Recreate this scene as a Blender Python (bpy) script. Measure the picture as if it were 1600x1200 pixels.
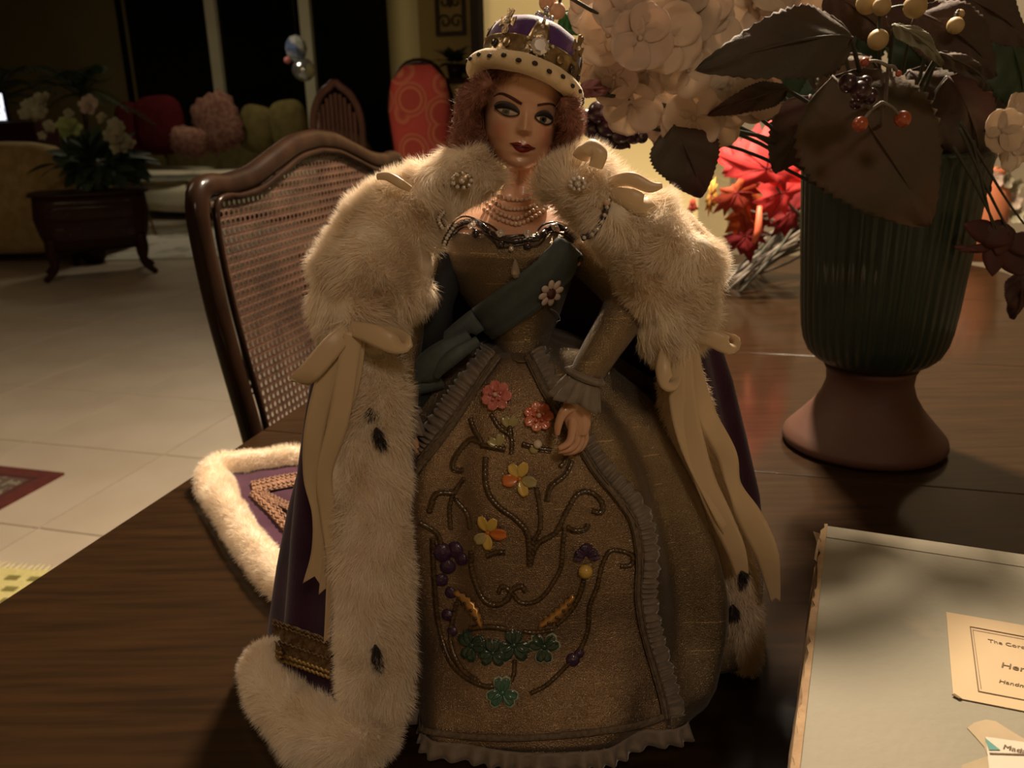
import bpy, bmesh, math, random
import numpy as np
from mathutils import Vector, Matrix, noise as mnoise
from mathutils.bvhtree import BVHTree

for _o in list(bpy.data.objects): bpy.data.objects.remove(_o)
SC = bpy.context.scene
COL = SC.collection
rnd = random.Random(7)
RS = np.random.RandomState(5)
PI = math.pi
A = lambda *a: np.array(a, float)

# ------------------------------------------------------------------ camera
FPX = 1340.0
PITCH, ROLL = math.radians(17.7), math.radians(1.25)
CAM = A(0, 0, 1.10)
cF = A(0, math.cos(PITCH), -math.sin(PITCH))
_R0, _U0 = A(1, 0, 0), A(0, math.sin(PITCH), math.cos(PITCH))
cR = math.cos(ROLL)*_R0 - math.sin(ROLL)*_U0
cU = math.sin(ROLL)*_R0 + math.cos(ROLL)*_U0
cd = bpy.data.cameras.new('camera')
cam = bpy.data.objects.new('camera', cd); COL.objects.link(cam)
cd.sensor_width = 36.0; cd.lens = 36.0*FPX/1600.0
cd.clip_start = 0.02; cd.clip_end = 60
mw = Matrix.Identity(4)
for i in range(3):
    mw[i][0] = cR[i]; mw[i][1] = cU[i]; mw[i][2] = -cF[i]; mw[i][3] = CAM[i]
cam.matrix_world = mw
cd.dof.use_dof = True; cd.dof.focus_distance = 0.47; cd.dof.aperture_fstop = 15.0
SC.camera = cam

# ------------------------------------------------------------------ light, world, exposure
SC.view_settings.view_transform = 'Standard'
SC.view_settings.look = 'None'
SC.view_settings.gamma = 1.0
SC.view_settings.use_curve_mapping = False
SC.view_settings.exposure = 0.0
W = bpy.data.worlds.new('night'); SC.world = W; W.use_nodes = True
W.node_tree.nodes['Background'].inputs[0].default_value = (0.02, 0.022, 0.03, 1)
W.node_tree.nodes['Background'].inputs[1].default_value = 0.05

def light(name, kind, loc, power, col, size=0.2, aim=None, spot=None, blend=0.6, size_y=None):
    d = bpy.data.lights.new(name, kind); d.energy = power; d.color = col
    if kind == 'AREA':
        d.size = size
        if size_y: d.shape = 'RECTANGLE'; d.size_y = size_y
    else: d.shadow_soft_size = size
    if spot: d.spot_size = math.radians(spot); d.spot_blend = blend
    o = bpy.data.objects.new(name, d); COL.objects.link(o); o.location = loc
    if aim is not None:
        o.rotation_euler = (Vector(aim)-Vector(loc)).to_track_quat('-Z', 'Y').to_euler()
    return o
WARM = (1.0, 0.80, 0.58)
light('pendant_light', 'SPOT', (0.26, 1.36, 1.98), 225.0, WARM, 0.06, (0.1, 1.0, 0.7), 165, 0.4)
light('dining_wall_light', 'AREA', (0.95, 2.05, 2.60), 32.0, (1.0, 0.86, 0.62), 0.5, (1.0, 2.9, 1.0))
light('kitchen_light', 'AREA', (0.45, -1.4, 2.45), 8.8, (1.0, 0.78, 0.56), 0.35, (0.0, 0.6, 0.8))
light('hall_light', 'AREA', (-1.6, 1.2, 2.62), 20.0, (1.0, 0.78, 0.52), 0.8, (-1.6, 2.2, 0))
light('living_room_light', 'AREA', (-3.0, 8.3, 2.95), 19.0, (1.0, 0.86, 0.62), 0.8, (-3.0, 8.8, 0))

# ------------------------------------------------------------------ rays through the frame, used to take real positions
def ray(x, y): return cF*FPX + cR*(x-800) - cU*(y-600)
def atY(x, y, Y):
    d = ray(x, y); return CAM + d*(Y/d[1])
def atZ(x, y, z=0.76):
    d = ray(x, y); return CAM + d*((z-CAM[2])/d[2])
uD = A(.27, .963, 0); uD /= np.linalg.norm(uD); vD = A(uD[1], -uD[0], 0)
def atU(x, y, u):
    d = ray(x, y); return CAM + d*((u-CAM@uD)/(d@uD))
def atV(x, y, v):
    d = ray(x, y); return CAM + d*((v-CAM@vD)/(d@vD))
def UV(u, v, z=0.0): return uD*u + vD*v + A(0, 0, z)
def dep(P): return float((np.asarray(P)-CAM)@cF)      # distance along the view axis
def pm(P): return dep(P)/FPX                           # metres per pixel there
TT = 0.76

# ------------------------------------------------------------------ materials
def mat(name, col, rough=0.6, metal=0.0, col2=None, nscale=8.0, nstretch=(1, 1, 1), nlo=0.35, nhi=0.65, bump=0.0, bscale=None,
        spec=0.5, sheen=0.0, trans=0.0, emit=None, emitp=0.0, coat=0.0, rot=None, detail=4.0, sss=0.0, transl=0.0, alpha=1.0, ior=1.45):
    m = bpy.data.materials.new(name); m.use_nodes = True
    nt = m.node_tree; b = nt.nodes['Principled BSDF']
    b.inputs['Base Color'].default_value = (*col, 1)
    b.inputs['Roughness'].default_value = rough
    b.inputs['Metallic'].default_value = metal
    b.inputs['Specular IOR Level'].default_value = spec
    b.inputs['Sheen Weight'].default_value = sheen
    b.inputs['Sheen Roughness'].default_value = 0.4
    b.inputs['Transmission Weight'].default_value = trans
    b.inputs['Coat Weight'].default_value = coat
    b.inputs['IOR'].default_value = ior
    b.inputs['Alpha'].default_value = alpha
    if sss > 0:
        b.inputs['Subsurface Weight'].default_value = sss
        b.inputs['Subsurface Scale'].default_value = 0.004
        b.inputs['Subsurface Radius'].default_value = (1, .4, .2)
    if emit:
        b.inputs['Emission Color'].default_value = (*emit, 1); b.inputs['Emission Strength'].default_value = emitp
    tc = nt.nodes.new('ShaderNodeTexCoord'); mp = nt.nodes.new('ShaderNodeMapping')
    nt.links.new(tc.outputs['Object'], mp.inputs['Vector'])
    mp.inputs['Scale'].default_value = nstretch
    if rot: mp.inputs['Rotation'].default_value = rot
    if col2 is not None:
        n = nt.nodes.new('ShaderNodeTexNoise'); n.inputs['Scale'].default_value = nscale; n.inputs['Detail'].default_value = detail
        nt.links.new(mp.outputs[0], n.inputs['Vector'])
        r = nt.nodes.new('ShaderNodeValToRGB'); r.color_ramp.elements[0].position = nlo; r.color_ramp.elements[1].position = nhi
        r.color_ramp.elements[0].color = (*col, 1); r.color_ramp.elements[1].color = (*col2, 1)
        nt.links.new(n.outputs[0], r.inputs[0]); nt.links.new(r.outputs[0], b.inputs['Base Color'])
    if bump > 0:
        n2 = nt.nodes.new('ShaderNodeTexNoise'); n2.inputs['Scale'].default_value = bscale or nscale; n2.inputs['Detail'].default_value = 3
        nt.links.new(mp.outputs[0], n2.inputs['Vector'])
        bp = nt.nodes.new('ShaderNodeBump'); bp.inputs['Strength'].default_value = bump; bp.inputs['Distance'].default_value = 0.001
        nt.links.new(n2.outputs[0], bp.inputs['Height']); nt.links.new(bp.outputs[0], b.inputs['Normal'])
    if transl > 0:
        out = nt.nodes['Material Output']; tr = nt.nodes.new('ShaderNodeBsdfTranslucent'); mx = nt.nodes.new('ShaderNodeMixShader')
        mx.inputs[0].default_value = transl
        src = b.inputs['Base Color'].links[0].from_socket if b.inputs['Base Color'].is_linked else None
        if src: nt.links.new(src, tr.inputs[0])
        else: tr.inputs[0].default_value = (*col, 1)
        nt.links.new(b.outputs[0], mx.inputs[1]); nt.links.new(tr.outputs[0], mx.inputs[2]); nt.links.new(mx.outputs[0], out.inputs[0])
    return m
def nodes(m): return m.node_tree.nodes, m.node_tree.links, m.node_tree.nodes['Principled BSDF']

# ------------------------------------------------------------------ mesh helpers
def nrm(a):
    a = np.asarray(a, float); return a/(np.linalg.norm(a)+1e-12)
def smooth_path(pts, n):
    """Catmull-Rom through pts (any dimension), n samples"""
    P = np.asarray(pts, float)
    if len(P) < 3:
        t = np.linspace(0, 1, n)[:, None]; return P[0]*(1-t)+P[-1]*t
    seg = np.r_[0, np.cumsum(np.linalg.norm(np.diff(P[:, :min(3, P.shape[1])], axis=0), axis=1)+1e-9)]
    out = []
    for s in np.linspace(0, seg[-1], n):
        i = min(max(np.searchsorted(seg, s)-1, 0), len(P)-2)
        t = (s-seg[i])/(seg[i+1]-seg[i])
        p0, p1, p2, p3 = P[max(i-1, 0)], P[i], P[i+1], P[min(i+2, len(P)-1)]
        out.append(0.5*((2*p1)+(-p0+p2)*t+(2*p0-5*p1+4*p2-p3)*t*t+(-p0+3*p1-3*p2+p3)*t**3))
    return np.array(out)

class MB:
    def __init__(s): s.v = []; s.f = []
    def add(s, v, f):
        k = len(s.v); s.v += [tuple(p) for p in v]; s.f += [tuple(i+k for i in q) for q in f]; return s
    def box(s, c, size, axes=None):
        ax = axes if axes is not None else (A(1, 0, 0), A(0, 1, 0), A(0, 0, 1))
        c = np.asarray(c, float); v = []
        for dz in (-.5, .5):
            for dx, dy in ((-.5, -.5), (.5, -.5), (.5, .5), (-.5, .5)):
                v.append(c+ax[0]*size[0]*dx+ax[1]*size[1]*dy+ax[2]*size[2]*dz)
        return s.add(v, [(0, 3, 2, 1), (4, 5, 6, 7), (0, 1, 5, 4), (1, 2, 6, 5), (2, 3, 7, 6), (3, 0, 4, 7)])
    def grid(s, G, closed_u=False, closed_v=False):
        G = np.asarray(G, float); n, m = G.shape[:2]; f = []
        for i in range(n if closed_u else n-1):
            for j in range(m if closed_v else m-1):
                i2, j2 = (i+1) % n, (j+1) % m
                f.append((i*m+j, i*m+j2, i2*m+j2, i2*m+j))
        return s.add(G.reshape(-1, 3), f)
    def tube(s, pts, rad, n=8, cap=True, flat=None, side=None):
        """rad: radius or list; flat = (array) second radius along the frame binormal"""
        P = np.asarray(pts, float); N = len(P)
        r = np.full(N, rad) if np.isscalar(rad) else np.asarray(rad, float)
        if len(r) != N: r = np.interp(np.linspace(0, 1, N), np.linspace(0, 1, len(r)), r)
        r2 = r if flat is None else (np.full(N, flat) if np.isscalar(flat) else np.interp(np.linspace(0, 1, N), np.linspace(0, 1, len(flat)), flat))
        T = np.gradient(P, axis=0); T /= np.linalg.norm(T, axis=1)[:, None]+1e-12
        ref = np.asarray(side, float) if side is not None else (A(0, 0, 1) if abs(T[0][2]) < .9 else A(1, 0, 0))
        G = []
        a = nrm(ref-T[0]*(ref@T[0]))
        for i in range(N):
            if side is not None: a = nrm(ref-T[i]*(ref@T[i]))
            else: a = nrm(a-T[i]*(a@T[i]))
            b = np.cross(T[i], a)
            G.append([P[i]+a*r[i]*math.cos(t)+b*r2[i]*math.sin(t) for t in np.linspace(0, 2*PI, n, endpoint=False)])
        k = len(s.v); s.grid(G, closed_v=True)
        if cap:
            s.f.append(tuple(k+j for j in range(n))[::-1]); s.f.append(tuple(k+(N-1)*n+j for j in range(n)))
        return s
    def lathe(s, prof, c=(0, 0, 0), n=32, axes=None, flute=0, famp=0, frange=None):
        ax = axes if axes is not None else (A(1, 0, 0), A(0, 1, 0), A(0, 0, 1))
        c = np.asarray(c, float); G = []
        for r, z in prof:
            row = []
            for t in np.linspace(0, 2*PI, n, endpoint=False):
                rr = r
                if flute and frange[0] <= z <= frange[1]: rr = r*(1-famp*abs(math.sin(flute*t/2))**.6) if False else r*(1+famp*(abs(math.cos(flute*t/2))-.6))
                row.append(c+ax[0]*rr*math.cos(t)+ax[1]*rr*math.sin(t)+ax[2]*z)
            G.append(row)
        return s.grid(G, closed_v=True)
    def ball(s, c, r, n=12, m=8, axes=None):
        r = (r, r, r) if np.isscalar(r) else r
        ax = axes if axes is not None else (A(1, 0, 0), A(0, 1, 0), A(0, 0, 1))
        c = np.asarray(c, float); G = []
        for i in range(m+1):
            ph = PI*(i/m-.5)*.999
            G.append([c+ax[0]*r[0]*math.cos(ph)*math.cos(t)+ax[1]*r[1]*math.cos(ph)*math.sin(t)+ax[2]*r[2]*math.sin(ph) for t in np.linspace(0, 2*PI, n, endpoint=False)])
        return s.grid(G, closed_v=True)
    def prism(s, poly, axis):
        """poly: list of 3D points (planar), extruded along axis vector both faces"""
        P = np.asarray(poly, float); n = len(P); ax = np.asarray(axis, float)
        v = list(P)+list(P+ax)
        return s.add(v, [tuple(range(n))[::-1], tuple(range(n, 2*n))]+[(i, (i+1) % n, n+(i+1) % n, n+i) for i in range(n)])
    def build(s, name, m, parent=None, smooth=True, bevel=0, solid=0, sub=0):
        me = bpy.data.meshes.new(name)
        me.from_pydata([tuple(map(float, p)) for p in s.v], [], s.f)
        o = bpy.data.objects.new(name, me)
        fin(o, m, parent, smooth)
        if solid:
            q = o.modifiers.new('solid', 'SOLIDIFY'); q.thickness = solid; q.offset = 0
        if bevel:
            q = o.modifiers.new('bevel', 'BEVEL'); q.width = bevel; q.segments = 2; q.limit_method = 'ANGLE'; q.angle_limit = math.radians(40)
        if sub:
            q = o.modifiers.new('sub', 'SUBSURF'); q.levels = sub; q.render_levels = sub
        return o
    def bvh(s):
        return BVHTree.FromPolygons([Vector(tuple(map(float, p))) for p in s.v], s.f)

ORIG = {}
def fin(o, m, parent=None, smooth=True):
    me = o.data
    if m is not None and len(me.materials) == 0: me.materials.append(m)
    if smooth: me.polygons.foreach_set('use_smooth', [True]*len(me.polygons))
    bm = bmesh.new(); bm.from_mesh(me); bmesh.ops.recalc_face_normals(bm, faces=bm.faces); bm.to_mesh(me); bm.free()
    COL.objects.link(o); attach(o, parent)
    return o
def attach(o, parent):
    if parent is None: return
    o.parent = parent
    if parent.type == 'EMPTY': o.matrix_parent_inverse = Matrix.Translation(-Vector(parent.location))
def thing(name, label, cat, loc=(0, 0, 0), group=None):
    o = bpy.data.objects.new(name, None); COL.objects.link(o); o.empty_display_size = 0.02
    o.location = [float(q) for q in loc]; o['label'] = label; o['category'] = cat
    if group: o['group'] = group
    return o
def tag(o, label, cat, group=None, kind=None):
    o['label'] = label; o['category'] = cat
    if group: o['group'] = group
    if kind: o['kind'] = kind
    return o
def struct(o):
    o['kind'] = 'structure'; return o
def pobj(name, me, parent, loc, rot=None, scale=None):
    """place a shared mesh"""
    o = bpy.data.objects.new(name, me); COL.objects.link(o)
    attach(o, parent)
    o.location = [float(q) for q in loc]
    if rot is not None: o.rotation_euler = rot
    if scale is not None: o.scale = scale if hasattr(scale, '__len__') else (scale,)*3
    return o
def meshof(mb, name, m, smooth=True):
    me = bpy.data.meshes.new(name); me.from_pydata([tuple(map(float, p)) for p in mb.v], [], mb.f); me.materials.append(m)
    if smooth: me.polygons.foreach_set('use_smooth', [True]*len(me.polygons))
    return me
def wob(p, s, k=0): return mnoise.noise(Vector((p[0]*s+k*7.3, p[1]*s-k*3.1, p[2]*s+k*1.7)))

# ================================================================== THE ROOM
M_tile = mat('floor_tile', (.44, .37, .29), .32, col2=(.50, .43, .345), nscale=3, bump=.05, bscale=40)
M_tile2 = mat('floor_tile_b', (.43, .36, .28), .34, col2=(.48, .41, .33), nscale=3, bump=.05, bscale=40)
M_grout = mat('grout', (.54, .46, .36), .8, col2=(.48, .41, .32), nscale=20)
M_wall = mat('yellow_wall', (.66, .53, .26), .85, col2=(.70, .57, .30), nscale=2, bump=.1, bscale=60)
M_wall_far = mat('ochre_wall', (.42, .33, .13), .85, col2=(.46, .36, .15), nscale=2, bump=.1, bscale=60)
M_wall_liv = mat('dim_ochre_wall', (.19, .15, .06), .85, col2=(.22, .17, .07), nscale=2, bump=.1, bscale=60)  # darker copy of the ochre wall, the room's dimness put into its colour
M_wall_grey = mat('grey_wall', (.40, .33, .24), .85, col2=(.43, .36, .27), nscale=2)
M_ceil = mat('ceiling_white', (.46, .38, .27), .9, col2=(.44, .36, .25), nscale=3)
M_darktrim = mat('dark_trim', (.007, .005, .004), .8, col2=(.010, .007, .005), nscale=12, spec=.05)
M_frame = mat('window_frame_paint', (.80, .76, .56), .5, col2=(.74, .70, .50), nscale=5)
M_night = mat('night_glass', (.003, .004, .005), .12, spec=.35)

fl = MB().box(UV(4.6, -2.2, -.05), (16, 15, .088), (uD, vD, A(0, 0, 1))).build('floor', M_grout, smooth=False); struct(fl)
T = 0.555
tm1 = meshof(MB().box((0, 0, 0), (T-.007, T-.007, .009), (uD, vD, A(0, 0, 1))), 'tile', M_tile, False)
tm2 = meshof(MB().box((0, 0, 0), (T-.007, T-.007, .009), (uD, vD, A(0, 0, 1))), 'tile', M_tile2, False)
P1 = atZ(60, 825, 0); u0, v0 = (P1@uD) % T, (P1@vD) % T
k = 0
for i in range(0, 18):
    for j in range(-13, 3):
        uu, vv = u0+i*T+T/2, v0+j*T+T/2
        pobj('floor_tile', tm1 if (i*7+j*3) % 3 else tm2, fl, UV(uu, vv, -.0045+rnd.uniform(-.0003, .0003)))
ce = MB().box(UV(4.6, -2.2, 3.15), (16, 15, .1), (uD, vD, A(0, 0, 1))).build('ceiling', M_ceil, smooth=False); struct(ce)

def wall(name, m, p, q, z0=0, z1=3.1, th=.1, off=1):
    p, q = A(p[0], p[1], 0), A(q[0], q[1], 0); d = nrm(q-p); n = A(-d[1], d[0], 0)*off
    return struct(MB().prism([p+A(0, 0, z0), q+A(0, 0, z0), q+A(0, 0, z1), p+A(0, 0, z1)], n*th).build(name, m, smooth=False))
# dining wall (bright, right), with the dark end casing
pa, pb = atU(757, 60, 3.0), atU(1153, 60, 3.0)
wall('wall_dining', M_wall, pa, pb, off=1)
pc = pb+uD*.75
wall('wall_recess_side', M_wall_grey, pb+vD*.0, pc, off=1)
wall('wall_recess', M_wall_grey, pc, pc+vD*4.2, off=1)
e = nrm(pa-pb)
struct(MB().box(A(pa[0], pa[1], 1.55)+e*.016+uD*.03, (.032, .17, 3.1), (vD, uD, A(0, 0, 1))).build('trim_1', M_darktrim, smooth=False, bevel=.004))
bb = struct(MB().box(A(*((pa+pb)/2)[:2], .06)-uD*.008, (float(np.linalg.norm((pb-pa)[:2])), .016, .12), (vD, uD, A(0, 0, 1))).build('baseboard_dining', M_ceil, smooth=False, bevel=.003))
# living room walls
FU = 7.0; WU = 10.6
pd_, pe = atU(655, 60, FU), atU(760, 60, FU)
pe = pe+vD*1.5
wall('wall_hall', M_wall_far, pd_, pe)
pf = pd_+uD*(WU-FU)
# side wall runs from the corner at px 655 back toward px 605
pf = atU(607, 60, WU)
wall('wall_hall_side', M_wall_far, pf, pd_)
pg, ph = atU(200, 60, WU), atU(-120, 60, WU)
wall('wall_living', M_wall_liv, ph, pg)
wall('wall_living_left', M_wall_far, ph, UV(1.0, ph@vD), off=-1)
wall('wall_camera_left', M_wall_far, UV(-3.2, -6.2), UV(1.0, ph@vD), off=1)
wall('wall_behind', M_wall, UV(-3.2, -6.2), UV(-3.2, 3.8), off=-1)
wall('wall_right', M_wall, UV(-3.2, 3.4), pc+vD*4.2, off=-1)
# glass doors at night between pg and pf : frame posts and panes
win = thing('window_1', 'black glass sliding doors with pale upright posts', 'window', (*((pg+pf)/2)[:2], 0))
for k_ in ('label', 'category'): del win[k_]
struct(win)
L_ = float(np.linalg.norm((pf-pg)[:2]))
def winbox(name, x0, x1, z0, z1, th, m, off=0.0):
    a, b = atU(x0, 100, WU), atU(x1, 100, WU); a, b = A(a[0], a[1], 0), A(b[0], b[1], 0)
    return MB().box((a+b)/2+A(0, 0, (z0+z1)/2)+uD*off, (float(np.linalg.norm(b-a)), th, z1-z0), (vD, uD, A(0, 0, 1))).build(name, m, win, smooth=False, bevel=.004)
for a_, b_ in ((200, 334), (346, 478), (491, 607)):
    winbox('glass_pane', a_, b_, .1, 2.95, .012, M_night, .04)
for a_, b_ in ((332, 347), (476, 492), (196, 203), (603, 610)):
    winbox('window_post', a_, b_, 0, 3.0, .08, M_frame if a_ in (332, 476) else M_darktrim)
winbox('window_head', 196, 610, 2.95, 3.1, .1, M_frame); winbox('window_sill', 196, 610, 0, .1, .1, M_frame)

# wrought-iron wall hanging
M_iron = mat('wrought_iron', (.035, .028, .02), .5, metal=.3, col2=(.06, .045, .03), nscale=30)
q0, q1 = atU(686, 54, FU), atU(727, 54, FU)
hang = thing('wall_hanging', 'tall wrought-iron scroll panel hung on the yellow wall', 'wall decor', q0)
wv = (q1-q0)@vD; hz = q0[2]
mb = MB()
o_ = q0-uD*.03
for x in (0, wv): mb.box(o_+vD*x+A(0, 0, .45), (.03, .02, .9), (vD, uD, A(0, 0, 1)))
for z in (0, .9): mb.box(o_+vD*wv/2+A(0, 0, z), (wv+.03, .02, .03), (vD, uD, A(0, 0, 1)))
mb.build('frame', M_iron, hang, False, bevel=.003)
for c_ in range(6):
    for sgn in (-1, 1):
        cx, cz = wv/2+sgn*wv*.22, .09+c_*.145
        pts = [o_+vD*(cx+sgn*.055*(1-t*.75)*math.cos(t*7))+A(0, 0, cz+.055*(1-t*.75)*math.sin(t*7)) for t in np.linspace(0, 1, 26)]
        MB().tube(pts, .007, 5).build('scroll', M_iron, hang)
MB().ball(o_+vD*wv/2+A(0, 0, .32), (.035, .015, .13), axes=(vD, uD, A(0, 0, 1))).build('oval_boss', M_iron, hang)

# ================================================================== DINING TABLE
def wood(name, c1, c2, rough, coat, rotz, s=(2, 26, 26)):
    m = mat(name, c1, rough, col2=c2, nscale=5, nstretch=s, rot=(0, 0, rotz), nlo=.3, nhi=.7, coat=coat, detail=6, spec=.04)
    nn, ll, b = nodes(m); b.inputs['Coat Roughness'].default_value = .13
    return m
ANG = math.atan2(vD[1], vD[0])
M_table = wood('dark_walnut', (.013, .0062, .0023), (.026, .0122, .0043), .5, .45, -ANG)
M_tedge = wood('dark_walnut_edge', (.022, .010, .006), (.035, .015, .008), .35, .5, -ANG)
tb = thing('dining_table', 'long dark polished wooden dining table the doll stands on', 'table', UV(1.0, 0))
HV = 0.52
def corner_strip(u_a, u_b):
    """outline of one table leaf (rounded at the table's two ends)"""
    r = .22; lo, hi = -.34, 2.12
    def half(u):
        d = min(u-lo, hi-u)
        return HV if d >= r else HV-r+math.sqrt(max(r*r-(r-d)**2, 0))
    us = np.linspace(u_a, u_b, 24 if (u_a < lo+r or u_b > hi-r) else 2)
    pts = [UV(u, -half(u), 0) for u in us]+[UV(u, half(u), 0) for u in us[::-1]]
    return pts
seams = [-.34, .803, 1.237, 1.671, 2.12]
for a_, b_ in zip(seams[:-1], seams[1:]):
    P = corner_strip(a_+.0004, b_-.0004)
    o = MB().prism([p+A(0, 0, TT-.028) for p in P], (0, 0, .028)).build('table_leaf', M_table, tb, smooth=False, bevel=.0012)
P = corner_strip(-.34, 2.12); c0 = UV(.89, 0, 0)
MB().prism([(p-c0)*.985+c0+A(0, 0, TT-.050) for p in P], (0, 0, .0215)).build('edge_moulding', M_tedge, tb, bevel=.006, smooth=False)
mb = MB()
for v_ in (-.42, .42): mb.box(UV(.89, v_, TT-.095), (1.9, .022, .09), (uD, vD, A(0, 0, 1)))
for u_ in (-.06, 1.84): mb.box(UV(u_, 0, TT-.095), (.022, .84, .09), (uD, vD, A(0, 0, 1)))
mb.build('apron', M_tedge, tb, False)
for u_ in (-.04, 1.82):
    for v_ in (-.4, .4):
        c = UV(u_, v_, 0)
        MB().lathe([(.0, .0), (.03, 0), (.034, .03), (.024, .06), (.03, .3), (.042, .55), (.036, .60), (.05, .62), (.05, TT-.05), (0, TT-.05)], c, 20).build('leg', M_tedge, tb)

# ================================================================== CANE-BACKED CHAIR
M_chair = wood('chair_mahogany', (.009, .0042, .0026), (.019, .0088, .0050), .36, .16, 0, (6, 6, 3))
M_cane = mat('woven_cane', (.030, .0125, .0070), .5, col2=(.060, .027, .0155), nscale=22, coat=.25)
ch = thing('dining_chair', 'carved wooden dining chair with a woven cane back at the table edge', 'chair', UV(1.115, -.62))
CV = -.60; UC = 1.115
lp = [atV(x, y, CV) for x, y in ((385, 720), (372, 650), (352, 575), (328, 480), (306, 380), (298, 315), (300, 290), (318, 278), (350, 268), (385, 248), (425, 218), (470, 210))]
def atRake(x, y):
    p = atV(x, y, CV)
    for _ in range(6): p = atV(x, y, CV-(p[2]-.60)*.10)
    return p
lp = [atRake(x, y) for x, y in ((400, 700), (386, 650), (364, 575), (338, 480), (316, 380), (308, 325), (312, 298), (330, 290), (352, 290), (390, 277), (428, 249), (458, 228), (488, 219))]
half = [(p@uD, p[2]) for p in lp]; UC = half[-1][0]+.004
half = [(a-UC, z) for a, z in half]
half = [(half[0][0]+.012, .58), (-.20, .46)][::-1]+half
prof = half+[(0.0, half[-1][1]+.002)]+[(-a, z) for a, z in half[::-1]]
def rake(z): return -(z-.60)*.10      # lean of the back away from the table
pts = smooth_path([UV(UC+a, CV+rake(z), z) for a, z in prof], 150)
zz = pts[:, 2]
wd = np.interp(zz, [.46, .7, .95, 1.08], [.018, .016, .0145, .0165])
MB().tube(pts, list(wd), 14, flat=.013, side=None).build('back_frame', M_chair, ch)
# an inner bead that follows the frame
inn = smooth_path([UV(UC+a*.935, CV+rake(z)+.011, .60+(z-.60)*.966) for a, z in prof[1:-1] if z > .58], 130)
MB().tube(inn, .0045, 8).build('bead', M_chair, ch)
MB().box(UV(UC, CV+rake(.59), .595), (.36, .026, .05), (uD, vD, A(0, 0, 1))).build('lower_rail', M_chair, ch, False, bevel=.006)
# cane panel : sheet with an eight-sided hole in every cell
poly = [(p@uD-UC, p[2]) for p in inn]
def inside(x, y, poly):
    c = False; n = len(poly)
    for i in range(n):
        x1, y1 = poly[i]; x2, y2 = poly[(i+1) % n]
        if (y1 > y) != (y2 > y) and x < (x2-x1)*(y-y1)/(y2-y1)+x1: c = not c
    return c
mb = MB(); cs = .0112
for i in range(-26, 27):
    for j in range(0, 47):
        x, z = i*cs, .615+j*cs
        if not inside(x, z, poly): continue
        c = UV(UC+x, CV+rake(z)+.004, z)
        ex, ez = uD, nrm(A(0, 0, 1)-vD*.10)
        outer = [c+ex*a*cs*.5+ez*b*cs*.5 for a, b in ((-1, -1), (0, -1), (1, -1), (1, 0), (1, 1), (0, 1), (-1, 1), (-1, 0))]
        hr = .30 if (i+j) % 2 else .34
        inner = [c+vD*.0006+ex*math.cos(t)*cs*hr+ez*math.sin(t)*cs*hr for t in [PI*1.25+k*PI/4 for k in range(8)]]
        mb.add(outer+inner, [(k, (k+1) % 8, 8+(k+1) % 8, 8+k) for k in range(8)])
mb.build('cane_panel', M_cane, ch, False, solid=.0012)['kind'] = 'stuff'
seat = [UV(UC+a, CV+b, .45) for a, b in ((-.20, .0), (.20, .0), (.25, .40), (.18, .46), (-.18, .46), (-.25, .40))]
MB().prism(seat, (0, 0, .035)).build('seat_frame', M_chair, ch, False, bevel=.01)
M_seat = mat('seat_cloth', (.22, .14, .08), .8, col2=(.28, .18, .1), nscale=60, bump=.3)
MB().ball(UV(UC, CV+.23, .485), (.19, .2, .035), 24, 8, (uD, vD, A(0, 0, 1))).build('seat_cushion', M_seat, ch)
for a, b, s in ((-.2, 0, -1), (.2, 0, -1), (-.22, .41, 1), (.22, .41, 1)):
    MB().tube(smooth_path([UV(UC+a, CV+b, .46), UV(UC+a, CV+b+.02*s, .3), UV(UC+a*1.02, CV+b-.005*s, .12), UV(UC+a*1.05, CV+b+.03*s, .012)], 14), [.026, .022, .016, .018], 10).build('leg', M_chair, ch)

# ================================================================== LIVING-ROOM FURNITURE
M_dark = wood('dark_cabinet_wood', (.020, .008, .007), (.032, .012, .010), .5, .15, 0, (4, 4, 20))
M_sofayel = mat('ochre_damask', (.24, .165, .065), .9, col2=(.32, .23, .10), nscale=14, bump=.4, bscale=60, sheen=.2)
M_cream = mat('cream_upholstery', (.72, .66, .50), .9, col2=(.64, .59, .43), nscale=10, bump=.3)
M_red = mat('crimson_cloth', (.055, .006, .008), .9, col2=(.075, .009, .011), nscale=10, spec=.1)
M_floral = mat('rose_floral_cloth', (.13, .045, .035), .9, col2=(.21, .11, .07), nscale=22, nlo=.4, nhi=.6, bump=.3)
M_olive = mat('olive_gold_cloth', (.10, .08, .028), .9, col2=(.14, .11, .042), nscale=10, spec=.1)
def obox(c, size, r=.05, axes=None, puff=0, n=8):
    """rounded, slightly puffed cushion-like box"""
    ax = axes if axes is not None else (uD, vD, A(0, 0, 1))
    m = MB(); c = np.asarray(c, float)
    G = []
    for i in range(2*n+1):
        ph = PI*(i/(2*n)-.5)*.999
        row = []
        for t in np.linspace(0, 2*PI, 6*n, endpoint=False):
            d = A(math.cos(ph)*math.cos(t), math.cos(ph)*math.sin(t), math.sin(ph))
            e = 4.5
            k = (abs(d[0])**e+abs(d[1])**e+abs(d[2])**e)**(-1/e)
            p = d*k*np.array(size)/2
            row.append(c+ax[0]*p[0]+ax[1]*p[1]+ax[2]*p[2])
        G.append(row)
    return m.grid(G, closed_v=True)
Zx = A(0, 0, 1)
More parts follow.
